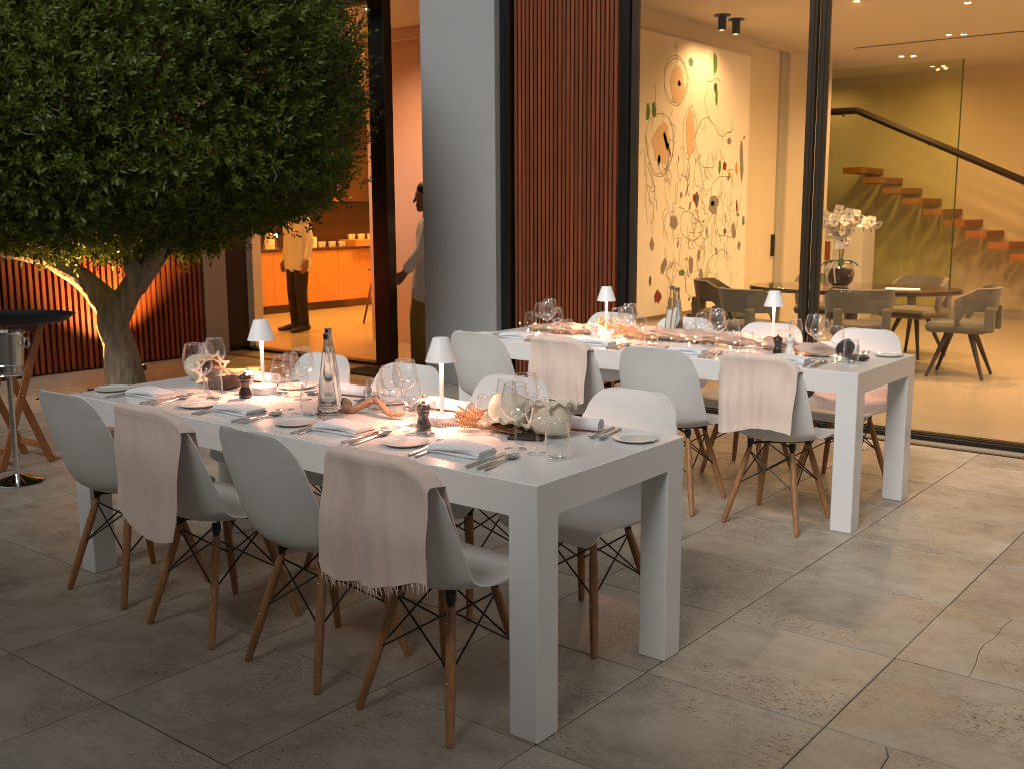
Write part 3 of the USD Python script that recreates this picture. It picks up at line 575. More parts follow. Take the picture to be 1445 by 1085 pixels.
for k in range(4):
    a = PI / 4 + k * PI / 2 + 0.3; obj('leg', tube([(0.08 * math.cos(a), 0.08 * math.sin(a), 0.705), (0.25 * math.cos(a), 0.25 * math.sin(a), 0)], [0.018, 0.013], 8), 'cabinet_dark', sl)
obj('foot_ring', tube([(0.19 * math.cos(a), 0.19 * math.sin(a), 0.27) for a in np.linspace(0, 2 * PI, 33)], 0.008, 6, caps=False), 'black_metal', sl)
KP = 135.0
for k, q in enumerate([(8.6, 10.2), (9.8, 11.5), (11.2, 11.5), (12.3, 11.2), (11.0, 9.8)]):
    t = thing('kitchen_downlight', 'warm recessed downlight in the kitchen ceiling ' + ('nearest the glass', 'left above the counter', 'middle above the counter', 'right above the counter', 'above the bar stool')[k], 'ceiling light', (*q, 3.5495), 0, 'downlights in the kitchen ceiling')
    obj('trim', lathe([(0.030, 0), (0.030, -0.004), (0.042, -0.004), (0.042, 0)], 20), 'plaster_white', t); obj('lens', lathe([(0, -0.003), (0.029, -0.003)], 20), 'lens', t)
    lamp_light(path_of(t) + '/light', (0, 0, -0.006), KP, (1.0, 0.47, 0.10), 0.028, 70)
t = thing('hall_downlight', 'warm recessed downlight in the hall ceiling behind the pillar', 'ceiling light', (7.5, 7.75, 3.4495))
obj('lens', lathe([(0, -0.003), (0.029, -0.003)], 20), 'lens', t); lamp_light(path_of(t) + '/light', (0, 0, -0.006), 74.0, (1.0, 0.50, 0.24), 0.028, 75)

# ================================================================== THE COURTYARD'S THINGS
# ------------------------------------------------------------------ tree in its square pit
pit = obj('tree_pit', cat_([bx(4.08, 5.40, 7.06, 8.27, -0.05, -0.004)]), 'soil'); tag(pit, kind='structure')
gv = []
for k in range(900):
    gv.append(ball((rng.uniform(4.1, 5.38), rng.uniform(7.08, 8.25), 0.0), rng.uniform(0.008, 0.022), 0, (1, 1, 0.6)))
tag(obj('pit_mulch', cat_(gv), 'soil', None, kind='stuff'), 'dark bark mulch filling the square tree pit', 'mulch')
T0 = np.array([4.62, 7.70, 0.0]); LAT = np.array([0.623, -0.782, 0.0]); DEP = np.array([0.782, 0.623, 0.0])
def tp(l, d, z, r): return (*(T0 + LAT * l + DEP * d + [0, 0, z]), r * 0.86)
tree = thing('olive_tree', 'round clipped evergreen tree with forked pale trunk, lit from below', 'tree')
trunk = organic([[tp(.02, 0, -.05, .23), tp(0, 0, .08, .185), tp(-.02, 0, .25, .165), tp(-.035, .0, .42, .145), tp(-.08, 0, .60, .142), tp(-.06, 0, .74, .16)],
                 [tp(-.07, 0, .70, .135), tp(-.19, .02, .85, .118), tp(-.30, .0, .97, .105), tp(-.48, -.1, 1.12, .085), tp(-.66, -.2, 1.28, .07), tp(-.85, -.3, 1.6, .05)],
                 [tp(-.03, .0, .70, .135), tp(.07, 0, .86, .115), tp(.20, .05, 1.04, .105), tp(.36, .1, 1.25, .085), tp(.52, .1, 1.5, .06), tp(.75, .15, 1.9, .045)],
                 [tp(.13, .02, .90, .09), tp(.12, -.05, 1.1, .075), tp(.08, -.15, 1.4, .06), tp(.0, -.3, 1.9, .04)],
                 [tp(-.50, -.1, 1.12, .06), tp(-.8, -.3, 1.2, .045), tp(-1.1, -.55, 1.36, .03)], [tp(.20, .05, 1.04, .08), tp(.5, -.3, 1.3, .05), tp(.9, -.6, 1.6, .03)],
                 [tp(.10, .1, -.03, .12), tp(.26, .02, -.03, .07)], [tp(-.1, -.1, -.03, .11), tp(-.27, -.12, -.03, .06)]], 0.03, 8)
v, f = trunk; nv_ = (meshkit.fbm(v * np.array([14, 14, 4.0]), 4) - .5) * 0.028 + (meshkit.fbm(v * 45, 2, 3) - .5) * 0.01
tm = trimesh.Trimesh(v, f, process=False); obj('trunk', (v + tm.vertex_normals * nv_[:, None], f), 'bark', tree, smooth=True)
CC = T0 + LAT * -0.05; CZ, RH, RD, RU, PW = 2.33, 1.95, 1.07, 1.55, 2.75
def crown_points(n, lo, hi):
    u = RNG.normal(size=(n, 3)); u /= np.linalg.norm(u, axis=1, keepdims=True)
    rv = np.where(u[:, 2] > 0, RU, RD); k = ((np.hypot(u[:, 0], u[:, 1]) / RH) ** PW + (np.abs(u[:, 2]) / rv) ** PW) ** (-1 / PW)
    lump = 1 + 0.11 * (meshkit.fbm(u * 3.2 + 7, 3) - 0.5) * 2 + 0.05 * (meshkit.fbm(u * 11, 2) - 0.5) * 2
    t = RNG.uniform(lo ** 2.0, hi ** 2.0, n) ** 0.5
    P = np.array([*CC[:2], CZ]) + u * (k * lump * t)[:, None]
    return P, u, t
P, U, Tt = crown_points(64000, 0.72, 1.02)
Pn, Un, Tn = crown_points(700, 1.02, 1.10); P, U, Tt = np.vstack([P, Pn]), np.vstack([U, Un]), np.r_[Tt, Tn]
keep = (P[:, 1] < 9.30) & (P[:, 0] < 7.0)
gap = meshkit.fbm(P * 2.1 + 3, 3); keep &= ~((gap < 0.31) & (Tt > 0.8)); keep &= RNG.random(len(P)) < np.where((P - T0) @ DEP < 0.7, 1.0, 0.55)
P, U = P[keep], U[keep]; n = len(P)
ax = U * 0.9 + RNG.normal(0, 0.55, (n, 3)) + np.array([0, 0, 0.55]); ax /= np.linalg.norm(ax, axis=1, keepdims=True)
a = np.cross(ax, RNG.normal(size=(n, 3))); a /= np.linalg.norm(a, axis=1, keepdims=True); b = np.cross(ax, a)
szv = 0.8 + 0.45 * meshkit.fbm(P * 2.6 + 11, 2); NL = 10; slen = RNG.uniform(0.09, 0.17, n); V = []; 
for j in range(NL):
    th = j * 2.4 + RNG.uniform(-.5, .5, n); h = slen * (j + 0.6) / NL
    side = a * np.cos(th)[:, None] + b * np.sin(th)[:, None]
    d = ax * RNG.uniform(0.5, 1.1, n)[:, None] + side * RNG.uniform(0.5, 1.0, n)[:, None]; d /= np.linalg.norm(d, axis=1, keepdims=True)
    w = np.cross(d, ax); w /= np.linalg.norm(w, axis=1, keepdims=True) + 1e-9; nn = np.cross(w, d)
    ln = (RNG.uniform(0.030, 0.055, n) * szv)[:, None]; wd = ln * RNG.uniform(0.15, 0.22, n)[:, None]
    o = P + ax * h[:, None]; mid = o + d * ln * 0.5
    V.append(np.stack([o, mid + w * wd - nn * wd * .35, o + d * ln - nn * ln * .08, mid - w * wd - nn * wd * .35], 1))
V = np.concatenate(V, 0); q = np.arange(len(V))[:, None] * 4
F = np.stack([q + np.array([0, 1, 2]), q + np.array([0, 2, 3])], 1).reshape(-1, 3)
obj('crown', (V.reshape(-1, 3), F), 'leaf', tree, kind='stuff')
tw = []
for k in RNG.choice(n, 2600, replace=False):
    l = RNG.uniform(0.05, 0.16); dd = ax[k] * 0.6 + U[k] * 0.2 + RNG.normal(0, .45, 3); p1 = P[k] + ax[k] * slen[k] * 0.7; p0 = p1 - dd / np.linalg.norm(dd) * l
    tw.append(tube([p0, (p0 + p1) / 2 + RNG.normal(0, .012, 3), p1], [0.0042, 0.003, 0.0015], 3, caps=False))
obj('twigs', cat_(tw), 'bark', tree, kind='stuff')
def uplight(loc, label, power, direction, cone):
    t = thing('ground_uplight', label, 'spotlight', loc, 0, 'small uplights around the tree')
    obj('housing', cat_([lathe([(0, 0), (0.035, 0), (0.035, 0.05), (0.03, 0.05), (0.03, 0.035)], 16)]), 'black_metal', t); obj('lens', lathe([(0.03, 0.036), (0, 0.036)], 16), 'lens', t)
    lamp_light(path_of(t) + '/light', (0, 0, 0.055), power, (1.0, 0.50, 0.16), 0.025, cone, direction)
u0 = T0 + LAT * -0.36 + DEP * 0.17; uplight((u0[0], u0[1], 0.0), 'small uplight at the left behind the tree trunk', 360.0, LAT * .22 - DEP * .08 + np.array([0, 0, 1]), 40)
uplight((5.55, 8.95, 0.0), 'small uplight on the ground behind the trunk facing the slatted wall', 230.0, (-0.1, 0.25, 1), 52)

# ------------------------------------------------------------------ the two tables
LX, LY, HT, AP, LG = 0.800, 2.412, 0.75, 0.10, 0.1
T1, T2 = (2.177, 1.650), (4.624, 1.681)
def white_table(loc, rz, label, group):
    t = thing('dining_table_outdoor', label, 'table', loc, rz, group)
    def post(x0, x1, y0, y1, z0, z1, r, top):
        p = [(a, b, z) for z in ((z0, z1 - r) if top else (z0, z1)) for a, b in ((x0 + r, y0), (x1 - r, y0), (x1, y0 + r), (x1, y1 - r), (x1 - r, y1), (x0 + r, y1), (x0, y1 - r), (x0, y0 + r))]
        if top: p += [(a, b, z1) for a in (x0 + r, x1 - r) for b in (y0 + r, y1 - r)]
        return trimesh.convex.convex_hull(np.array(p))
    obj('tabletop', post(0, LX, 0, LY, HT - AP, HT, 0.0025, True), 'white_lacquer', t)
    for x in (0, LX - LG):
        for y in (0, LY - LG): obj('leg', post(x, x + LG, y, y + LG, 0.002, HT - AP, 0.0025, False), 'white_lacquer', t)
    return t
place('table', white_table, (*T1, 0), 0, 'long white thick legged table nearest the camera, set for eight')
place('table', white_table, (*T2, 0), 0, 'long white thick legged table further back with fairy lights on it')

# ------------------------------------------------------------------ moulded chairs
prof = np.array([(.232, .392), (.226, .412), (.205, .428), (.15, .428), (.06, .415), (-.04, .408), (-.12, .414), (-.178, .442), (-.212, .500), (-.235, .575), (-.255, .655), (-.272, .735), (-.288, .800), (-.297, .828)])
wid = np.array([.222, .226, .230, .234, .235, .233, .230, .229, .228, .225, .219, .212, .206, .205])
fold = np.array([.0, .004, .010, .018, .026, .034, .045, .058, .062, .055, .045, .034, .022, .012])
NS = 52
_q = curve(np.c_[prof, wid, fold], 400); _ln = np.r_[0, np.cumsum(np.linalg.norm(np.diff(_q[:, :2], axis=0), axis=1))]
_tt = np.linspace(0, 1, NS); _tt = _ln[-1] * (0.45 * _tt + 0.55 * (0.5 - 0.5 * np.cos(PI * _tt)))
_q = np.stack([np.interp(_tt, _ln, _q[:, k]) for k in range(4)], 1); _pr, _wd, _fo = _q[:, :2], _q[:, 2], _q[:, 3]
def _round(w, d, r, full): return w if d > r else full - r + math.sqrt(max(r * r - (r - d) ** 2, 0))
_wd = np.array([_round(w, _tt[-1] - t, .115, .205) for w, t in zip(_wd, _tt)]); _wd = np.array([_round(w, t, .055, .226) for w, t in zip(_wd, _tt)])
_tn = np.gradient(_pr, axis=0); _tn /= np.linalg.norm(_tn, axis=1, keepdims=True); _nr = np.c_[-_tn[:, 1], _tn[:, 0]] * -1   # towards the sitter
for i in range(NS):
    if _nr[i] @ np.array([0.6, 0.8]) < 0: _nr[i] *= -1
NU = 21; UU = np.linspace(-1, 1, NU)
SG = np.zeros((NS, NU, 3))
for i in range(NS):
    s_ = i / (NS - 1)
    for j, u in enumerate(UU):
        off = _fo[i] * abs(u) ** 2.2; c = 0.0
        SG[i, j] = (_pr[i, 0] + _nr[i, 0] * off + _tn[i, 0] * c, _wd[i] * u, _pr[i, 1] + _nr[i, 1] * off + _tn[i, 1] * c)
SHELL = slab_from_grid(SG, 0.006)
def shell_chair(loc, rz, label, group):
    t = thing('shell_chair', label, 'chair', loc, rz, group)
    obj('seat_shell', SHELL, 'chair_plastic', t, smooth=45)
    top, bot = {}, {}
    for sx in (-1, 1):
        for sy in (-1, 1):
            a = np.array([sx * 0.095 + 0.005, sy * 0.105, 0.375]); b = np.array([sx * 0.192, sy * 0.186, 0.0]); top[sx, sy], bot[sx, sy] = a, b
            lg = obj('leg', tube([a + (b - a) * s for s in (0, .03, .25, .6, .97, 1.0)], [0.010, .0125, .0155, .0155, .0125, .011], 10), 'chair_wood', t, smooth=40)
            d = (b - a) / np.linalg.norm(b - a); o = np.array([sx, sy, 0]) / math.sqrt(2) * 0.0145
            obj('screw', cat_([ball(a + (b - a) * s + np.array([sx * .0145, 0, 0]), 0.0042, 1) for s in (0.14, 0.56)]), 'screw_steel', lg)
    w = []
    for (A, B) in (((-1, -1), (-1, 1)), ((1, -1), (1, 1)), ((-1, -1), (1, -1)), ((-1, 1), (1, 1))):
        for p_, q_ in ((A, B), (B, A)):
            a = top[p_] + (bot[p_] - top[p_]) * 0.06; c = top[q_] + (bot[q_] - top[q_]) * 0.50
            w.append(tube([a, c], 0.0036, 6)); w.append(ball(c, 0.0075, 1))
    for p_ in top:
        w.append(tube([top[p_] + [0, 0, 0.022], top[p_] + (bot[p_] - top[p_]) * 0.05], [0.013, 0.011], 8))
        w.append(tube([top[p_] + [0, 0, 0.012], (0, 0, 0.388)], 0.006, 6))
    obj('wire_brace', cat_(w), 'black_metal', t, smooth=40)
    for sx in (-1, 1):
        for sy in (-1, 1): obj('mount', lathe([(0, .372), (.018, .372), (.018, .398), (0, .398)], 12) if False else xf(lathe([(0, 0), (.016, 0), (.016, .028), (0, .028)], 12), (sx * .095 + .005, sy * .105, .380)), 'black_metal', t)
    return t
side_n = {'n': 'near side', 'f': 'far side'}
pos_n = ['rightmost', 'second from right', 'third from right', 'leftmost']
tab_n = {1: 'front table', 2: 'back table'}
NEAR1, FAR1 = (2.02, 2.557, 3.117, 3.695), (2.02, 2.57, 3.13, 3.69)
NEAR2, FAR2 = (2.047, 2.60, 3.16, 3.72), (2.05, 2.60, 3.16, 3.72)
SEATS = []
for tb, sd, ys, x in ((1, 'n', NEAR1, 2.208), (1, 'f', FAR1, 2.958), (2, 'n', NEAR2, 4.618), (2, 'f', FAR2, 5.440)):
    for k, y in enumerate(ys):
        rz = (0 if sd == 'n' else PI) + rad(rng.uniform(-5, 5) if not (sd == 'n' and k in (0, 2)) else rng.uniform(-.6, .6)); SEATS.append((tb, sd, k, y, x))
        extra = ' with a pink throw' if (sd == 'n' and k in (0, 2)) else ''
        place('chair', shell_chair, (x + rng.uniform(-.008, .008), y, 0), rz, f'white moulded chair{extra}, {side_n[sd]} of the {tab_n[tb]}, {pos_n[k]}', f'white chairs along the {side_n[sd]} of the {tab_n[tb]}')

# pink throws hanging over four chair backs (local chair axes)
def back_x(z): return float(np.interp(z, _pr[28:, 1], _pr[28:, 0]))
def throw(loc, label, y0, y1, zr, zf, seed, fringe=False, slant=0.0, amp=0.010):
    t = thing('throw', label, 'throw', loc, 0, 'pink throws over the chair backs')
    r_ = np.random.default_rng(seed); ph = r_.uniform(0, 6, 6); fa = r_.uniform(.2, 1.1, 4) * [1, .8, .45, 2]; fq = r_.uniform(.75, 1.3, 3) * [11, 21, 41]; nu, nv = 46, 44
    ztop = lambda y: 0.829 - (0.115 - math.sqrt(0.115 ** 2 - min(max(abs(y) - 0.09, 0), 0.112) ** 2)) * 0.85
    G = np.zeros((nu, nv, 3))
    for i, u in enumerate(np.linspace(0, 1, nu)):
        yb = y0 + (y1 - y0) * u
        for j, s in enumerate(np.linspace(-1, 1, nv)):
            q = max(0, abs(s) - 0.06) / 0.94
            y = yb + (0.02 * math.sin(ph[0] + 3 * u) + slant * (u - 0.35)) * q
            zt = ztop(yb) + 0.008; fo = amp * (fa[0] * math.sin(ph[1] + fq[0] * u + fa[3] * q) + fa[1] * math.sin(ph[2] + fq[1] * u - q) + fa[2] * math.sin(ph[3] + fq[2] * u + 2 * q)) * min(1, q * 2.2)
            if s < 0:
                zb = zr + 0.03 * math.sin(ph[4] + 4 * u) + 0.02 * (u - .5); z = zt - (zt - zb) * q; x = min(-0.305 - 0.012 * q, back_x(max(z, .46)) - 0.014) - 0.012 - amp + fo * 1.3
                x -= 0.004 * math.sin(9 * q + ph[5])
                x += 0.055 * (abs(yb) / 0.22) ** 2.4 * (1 - 0.5 * q)
            else:
                z = zt - (zt - zf) * q; x = max(back_x(max(z, .46)), -0.31) + 0.012 + amp * .5 + fo * 0.5 + 0.05 * (abs(yb) / 0.22) ** 2.2
            if abs(s) < 0.06: x = -0.305 + 0.02 * s / 0.06 - 0.004 + 0.045 * (abs(yb) / 0.22) ** 2.2; z = zt + 0.006 * (1 - (s / 0.06) ** 2)
            G[i, j] = (x, y, z)
    obj('cloth', slab_from_grid(G, 0.0028), 'throw_pink', t, smooth=60)
    if fringe:
        w = []
        for i in np.linspace(0, nu - 1, 70):
            a = G[int(i), 0]; e = r_.normal(0, .004, 3); w.append(tube([a + [0, (i % 1) * .008, 0.004], a + e + [0, 0, -.012], a + 1.6 * e + [0, 0, -r_.uniform(.016, .030)]], [.0016, .0013, .0005], 4))
        obj('fringe', cat_(w), 'throw_pink', t)
    return t
throw((2.208, NEAR1[0], 0), 'pink fringed throw hanging over the nearest white chair', -0.205, 0.165, 0.50, 0.60, 1, True, 0.05, 0.012)
throw((2.208, NEAR1[2], 0), 'smooth pink throw over the third chair from the right at the front table', -0.200, 0.150, 0.435, 0.58, 2, False, 0.0, 0.006)
throw((4.618, NEAR2[0], 0), 'beige throw over the rightmost near chair of the back table', -0.200, 0.165, 0.49, 0.60, 3, False, 0.0, 0.006)
throw((4.618, NEAR2[2], 0), 'beige throw over the third chair from the right at the back table', -0.195, 0.140, 0.545, 0.60, 4, False, -0.02, 0.008)

# ------------------------------------------------------------------ place settings
def mk_plate(loc, rz, label, group):
    t = thing('bread_plate', label, 'plate', loc, rz, group)
    obj('dish', lathe([(0, .003), (.052, .003), (.058, .004), (.072, .0085), (.0745, .0098), (.0742, .0112), (.071, .0112), (.056, .0072), (.050, .006), (0, .006)], 40), 'porcelain', t, smooth=35)
    obj('foot_ring', lathe([(.047, .0005), (.051, .0005), (.051, .0035), (.047, .0035)], 32), 'porcelain', t); return t
def flat_piece(outline, zf, th=0.0022, n=None):
    m = trimesh.Trimesh(*extrude(outline, th)); m = m.subdivide_to_size(0.016); v = np.array(m.vertices); v[:, 2] += zf(v[:, 0]); return v, np.array(m.faces)
def mk_fork(loc, rz, label, group):
    t = thing('fork', label, 'fork', loc, rz, group)
    obj('handle', tube([(0, 0, .004), (.004, 0, .004), (.05, 0, .0042), (.11, 0, .0055), (.142, 0, .009)], [.003, .0052, .0044, .0030, .0030], 8, flat=(1, .75)), 'steel', t, smooth=50)
    o = Polygon([(.138, -.003), (.150, -.010), (.160, -.0122), (.205, -.0115), (.205, .0115), (.160, .0122), (.150, .010), (.138, .003)])
    for y in (-.0062, 0, .0062): o = o.difference(sbox(.166, y - .0011, .22, y + .0011))
    obj('tines', flat_piece(o, lambda x: .009 - 0.009 * np.sin(np.clip((x - .14) / .065, 0, 1) * PI) * 0.75 - .001 + .004 * np.clip((x - .18) / .025, 0, 1)), 'steel', t); return t
def mk_knife(loc, rz, label, group):
    t = thing('knife', label, 'knife', loc, rz, group)
    obj('handle', tube([(0, 0, .005), (.004, 0, .005), (.06, 0, .005), (.105, 0, .005)], [.003, .0058, .0054, .0042], 8, flat=(1, .8)), 'steel', t, smooth=50)
    o = Polygon([(.100, -.004), (.118, -.0045), (.130, -.009), (.19, -.0095), (.212, -.005), (.222, .003), (.21, .0062), (.10, .005)])
    obj('blade', flat_piece(o, lambda x: .004 + 0 * x, .0016), 'steel', t); return t
def mk_spoon(loc, rz, label, group):
    t = thing('spoon', label, 'spoon', loc, rz, group)
    obj('handle', tube([(0, 0, .004), (.004, 0, .004), (.05, 0, .0042), (.11, 0, .006), (.148, 0, .011)], [.003, .0052, .0044, .0030, .0032], 8, flat=(1, .75)), 'steel', t, smooth=50)
    G = np.array([[(.145 + .06 * a, .0195 * math.sin(PI * min(1, a * .93 + .07)) ** .6 * b, .0115 - .010 * math.sin(PI * a) ** .7 * (1 - b * b)) for b in np.linspace(-1, 1, 11)] for a in np.linspace(0, 1, 15)])
    obj('bowl', slab_from_grid(G, .0014), 'steel', t, smooth=60); return t
def mk_napkin(loc, rz, label, group):
    t = thing('napkin', label, 'napkin', loc, rz, group)
    p = []; w, hh = .088, .0098
    for k in range(3):
        z = .005 + k * hh; xs = (0, w - .004 * k) if k % 2 == 0 else (w - .004 * k, 0.003 * k); p += [(xs[0], z), (xs[1], z)]
        if k < 2:
            a = np.linspace(-PI / 2, PI / 2, 6)[1:-1]; s = 1 if k % 2 == 0 else -1; p += [(xs[1] + s * hh / 2 * math.cos(q), z + hh / 2 + hh / 2 * math.sin(q)) for q in a]
    o = LineString(p).buffer(.0043, join_style=1, resolution=3)
    m = trimesh.Trimesh(*extrude(o, .19)); m = m.subdivide_to_size(0.02); v = np.array(m.vertices); v = np.c_[v[:, 0] - w / 2, v[:, 2] - .095, v[:, 1]]
    e = np.abs(v[:, 1]) / .095; v[:, 2] = np.maximum(v[:, 2] * (1 + .12 * np.sin(v[:, 1] * 22 + 1) * (v[:, 2] > .006)) - .004 * e ** 4 * (v[:, 2] > .012), .0006); v[:, 0] += .004 * np.sin(v[:, 1] * 30 + v[:, 2] * 200)
    m2 = trimesh.Trimesh(v, m.faces, process=False); m2.fix_normals(); obj('folded_cloth', m2, 'linen_white', t, smooth=40); return t
def mk_roll(loc, rz, label, group):
    t = thing('rolled_napkin', label, 'napkin', loc, rz, group)
    a = np.linspace(0, 5.2 * PI, 60); r = .004 + .0185 * a / a[-1]; o = LineString(np.c_[r * np.cos(a) * 1.35, r * np.sin(a)]).buffer(.0024, resolution=2)
    m = trimesh.Trimesh(*extrude(max(getattr(o, 'geoms', [o]), key=lambda q: q.area), .19)); m = m.subdivide_to_size(.025); v = np.array(m.vertices)
    v = np.c_[v[:, 0], v[:, 2] - .095, v[:, 1] + .0245]; v[:, 2] *= 1 + .08 * np.sin(v[:, 1] * 25); m2 = trimesh.Trimesh(v, m.faces, process=False); m2.fix_normals()
    obj('rolled_cloth', m2, 'linen_white', t, smooth=40); return t
def goblet(name, lab_mat, bowl_r, bowl_h, rim_r, stem_h, foot_r):
    def mk(loc, rz, label, group):
        t = thing(name, label, 'wine glass', loc, rz, group)
        s = np.linspace(0, 1, 17); z0 = stem_h
        rr = np.interp(s, [0, .04, .12, .25, .42, .6, .8, 1], [.10, .34, .62, .87, 1.0, .97, .86, rim_r / bowl_r]) * bowl_r; zz = z0 + bowl_h * s
        out = list(zip(rr, zz));         obj('bowl', lathe([(0, z0 - .001)] + out + [(out[-1][0] - .0011, z0 + bowl_h + .0006), (out[-1][0] - .0016, z0 + bowl_h - .0008)], 40), 'glass_thin', t, smooth=60)
        st = [(0, 0.0008), (foot_r - .001, .0008), (foot_r, .0018), (foot_r * .5, .0042), (.009, .0075), (.0045, .014), (.0036, .03), (.0034, z0 * .6), (.0042, z0 - .006), (.007, z0 - .0012), (0, z0 - .0012)]
        obj('rim', tube([(rim_r * math.cos(a), rim_r * math.sin(a), z0 + bowl_h) for a in np.linspace(0, 2 * PI, 41)], .0009, 6, caps=False), 'glass_rim', t, smooth=True)
        obj('stem', lathe([(foot_r, .0016)] + st[3:], 28), 'glass_thin', t, smooth=60); return t
    return mk
mk_red = goblet('red_wine_glass', '', .0475, .112, .034, .092, .036)
mk_wht = goblet('white_wine_glass', '', .0365, .088, .028, .085, .032)
def mk_tumbler(loc, rz, label, group):
    t = thing('water_tumbler', label, 'tumbler', loc, rz, group)
    out = [(.026, .0015), (.032, .008), (.0375, .03), (.0385, .05), (.036, .08), (.0315, .112)]; inn = [(.0304, .1126), (.0299, .111)]
    obj('glass_body', lathe([(0, .001)] + [tuple(p) for p in curve(np.array(out), 18)] + inn, 40), 'glass_thin', t, smooth=60)
    obj('rim', tube([(.0310 * math.cos(a), .0310 * math.sin(a), .112) for a in np.linspace(0, 2 * PI, 41)], .0010, 6, caps=False), 'glass_rim', t, smooth=True)
    obj('thick_bottom', lathe([(0, .0014), (.0255, .0022), (.030, .0075), (.025, .0085), (0, .0065)], 32), 'glass_solid', t, smooth=40); return t
for tb, sd, k, y, _x in SEATS:
    X0 = (T1 if tb == 1 else T2)[0]; s = 1 if sd == 'n' else -1; x0 = X0 if sd == 'n' else X0 + LX; R0 = 0 if sd == 'n' else PI
    J = lambda a: rng.uniform(-a, a)
    at = lambda dx, dy, z=HT: (x0 + s * (dx + J(.006)), y + s * (dy + J(.006)), z + 0.0003)
    seat = f'{side_n[sd]} of {tab_n[tb]}, {pos_n[k]} seat'
    place('plate', mk_plate, at(.150, .275 if k < 3 or sd == 'f' else .30), J(1), f'small round white bread plate, {seat}', 'bread plates')
    yy = .195; zf = HT
    place('fork', mk_fork, at(.035, .150 + .0), R0 + s * rad(12 + J(2)) * s, f'outer steel fork, {seat}', 'steel forks')
    place('fork', mk_fork, at(.042, .122), R0 + rad(11 + J(2)), f'inner steel fork, {seat}', 'steel forks')
    if sd == 'n': place('napkin', mk_napkin, at(.170, .045), rad(4 + J(3)), f'folded white linen napkin, {seat}', 'folded white napkins')
    else: place('rolled_napkin', mk_roll, at(.135, .02), rad(6 + J(6)), f'loosely rolled white napkin, {seat}', 'rolled white napkins on the far sides')
    place('knife', mk_knife, at(.030, -.095), R0 + rad(7 + J(2)), f'steel table knife beside the napkin, {seat}', 'steel knives')
    place('knife', mk_knife, at(.034, -.123), R0 + rad(7 + J(2)), f'steel knife between knife and spoon, {seat}', 'steel knives')
    place('spoon', mk_spoon, at(.040, -.150), R0 + rad(9 + J(2)), f'steel spoon right of the knives, {seat}', 'steel spoons')
    place('red', mk_red, at(.310, -.050), J(3), f'large round red wine glass, {seat}', 'large wine glasses')
    place('wht', mk_wht, at(.298, -.145), J(3), f'smaller white wine glass, {seat}', 'small wine glasses')
    place('tum', mk_tumbler, at(.285, -.225), J(3), f'stemless clear water tumbler, {seat}', 'water tumblers')

# ------------------------------------------------------------------ table lamps, bottles, mills
def table_lamp(x, y, label):
    t = thing('table_lamp', label, 'lamp', (x, y, HT + .0004), 0, 'small white cordless table lamps')
    obj('base', cat_([lathe([(0, 0), (.052, 0), (.0535, .002), (.0535, .013), (.052, .0145), (.0535, .016), (.0535, .031), (.051, .034), (0, .034)], 40)]), 'lamp_white', t, smooth=35)
    obj('stem', lathe([(.0075, .034), (.0065, .06), (.0080, .20), (.0105, .285), (0, .285)], 20), 'lamp_white', t, smooth=50)
    obj('shade', lathe([(0, .3015), (.026, .3015), (.0290, .2985), (.0555, .2195), (.0545, .2190), (.0280, .2960), (.025, .2985), (0, .2985)], 44), 'lamp_white', t, smooth=35)
    obj('led_ring', lathe([(.012, .2955), (.024, .2955)], 28), 'led_warm', t)
    lamp_light(path_of(t) + '/light', (0, 0, .240), TL, (1.0, .42, .25), .018)
TL = 3.2
table_lamp(2.665, 3.425, 'white mushroom lamp at the left of the front table')
table_lamp(2.640, 2.415, 'white mushroom lamp at the middle of the front table')
table_lamp(5.060, 3.330, 'white mushroom lamp at the left of the back table')
table_lamp(5.290, 2.400, 'white mushroom lamp at the right of the back table')
def water_bottle(loc, rz, label, group):
    t = thing('water_bottle', label, 'bottle', loc, rz, group)
    o = [(.040, .001), (.0455, .006), (.0455, .012), (.034, .13), (.0215, .215), (.0150, .25), (.0128, .275), (.0128, .288)]
    inn = [(.0105, .288), (.0105, .275), (.0128, .25), (.019, .215), (.0315, .13), (.0425, .020), (.036, .014), (0, .017)]
    obj('glass_body', lathe([(0, .006), (.030, .004)] + o + inn, 40), 'glass_solid', t, smooth=40)
    obj('water', lathe([(0, .0175), (.0358, .0145), (.0422, .0205), (.0312, .13), (.0187, .215), (.0150, .235), (0, .235)], 36), 'water', t, smooth=40)
    obj('screw_cap', lathe([(0, .303), (.0125, .303), (.0140, .301), (.0140, .284), (.0132, .282), (.0132, .280), (0.0108, .280)], 28), 'steel', t, smooth=30)
    m = []; e24 = np.linspace(0, 2 * PI, 13)[:-1]
    for k in range(5):
        a = rad(-50 + 25 * k); m.append(extrude(affinity.rotate(affinity.scale(Polygon(np.c_[.0022 * np.cos(e24), .0075 * np.sin(e24)]), 1, 1), -math.degrees(a), origin=(0, -.012)), .0004))
    m.append(extrude(sbox(-.012, -.019, .012, -.0178), .0004)); m.append(extrude(sbox(-.008, -.0225, .008, -.0215), .0004))
    e = cat_(m); v = e[0]; r = .0463 - (.075 + v[:, 1]) * .097 + v[:, 2]; a = v[:, 0] / r + PI * 1.215
    obj('emblem', (np.c_[r * np.cos(a), r * np.sin(a), .058 + v[:, 1]], e[1]), 'porcelain', t); return t
for x, y, lb in [(2.487, 2.825, 'front one of the two water bottles on the front table'), (2.600, 2.945, 'rear one of the two water bottles on the front table'), (5.200, 2.945, 'front one of the two water bottles on the back table'), (5.300, 3.035, 'rear one of the two water bottles on the back table')]:
    place('bottle', water_bottle, (x, y, HT + .0004), rad(rng.uniform(-8, 8)), lb, 'glass water bottles')
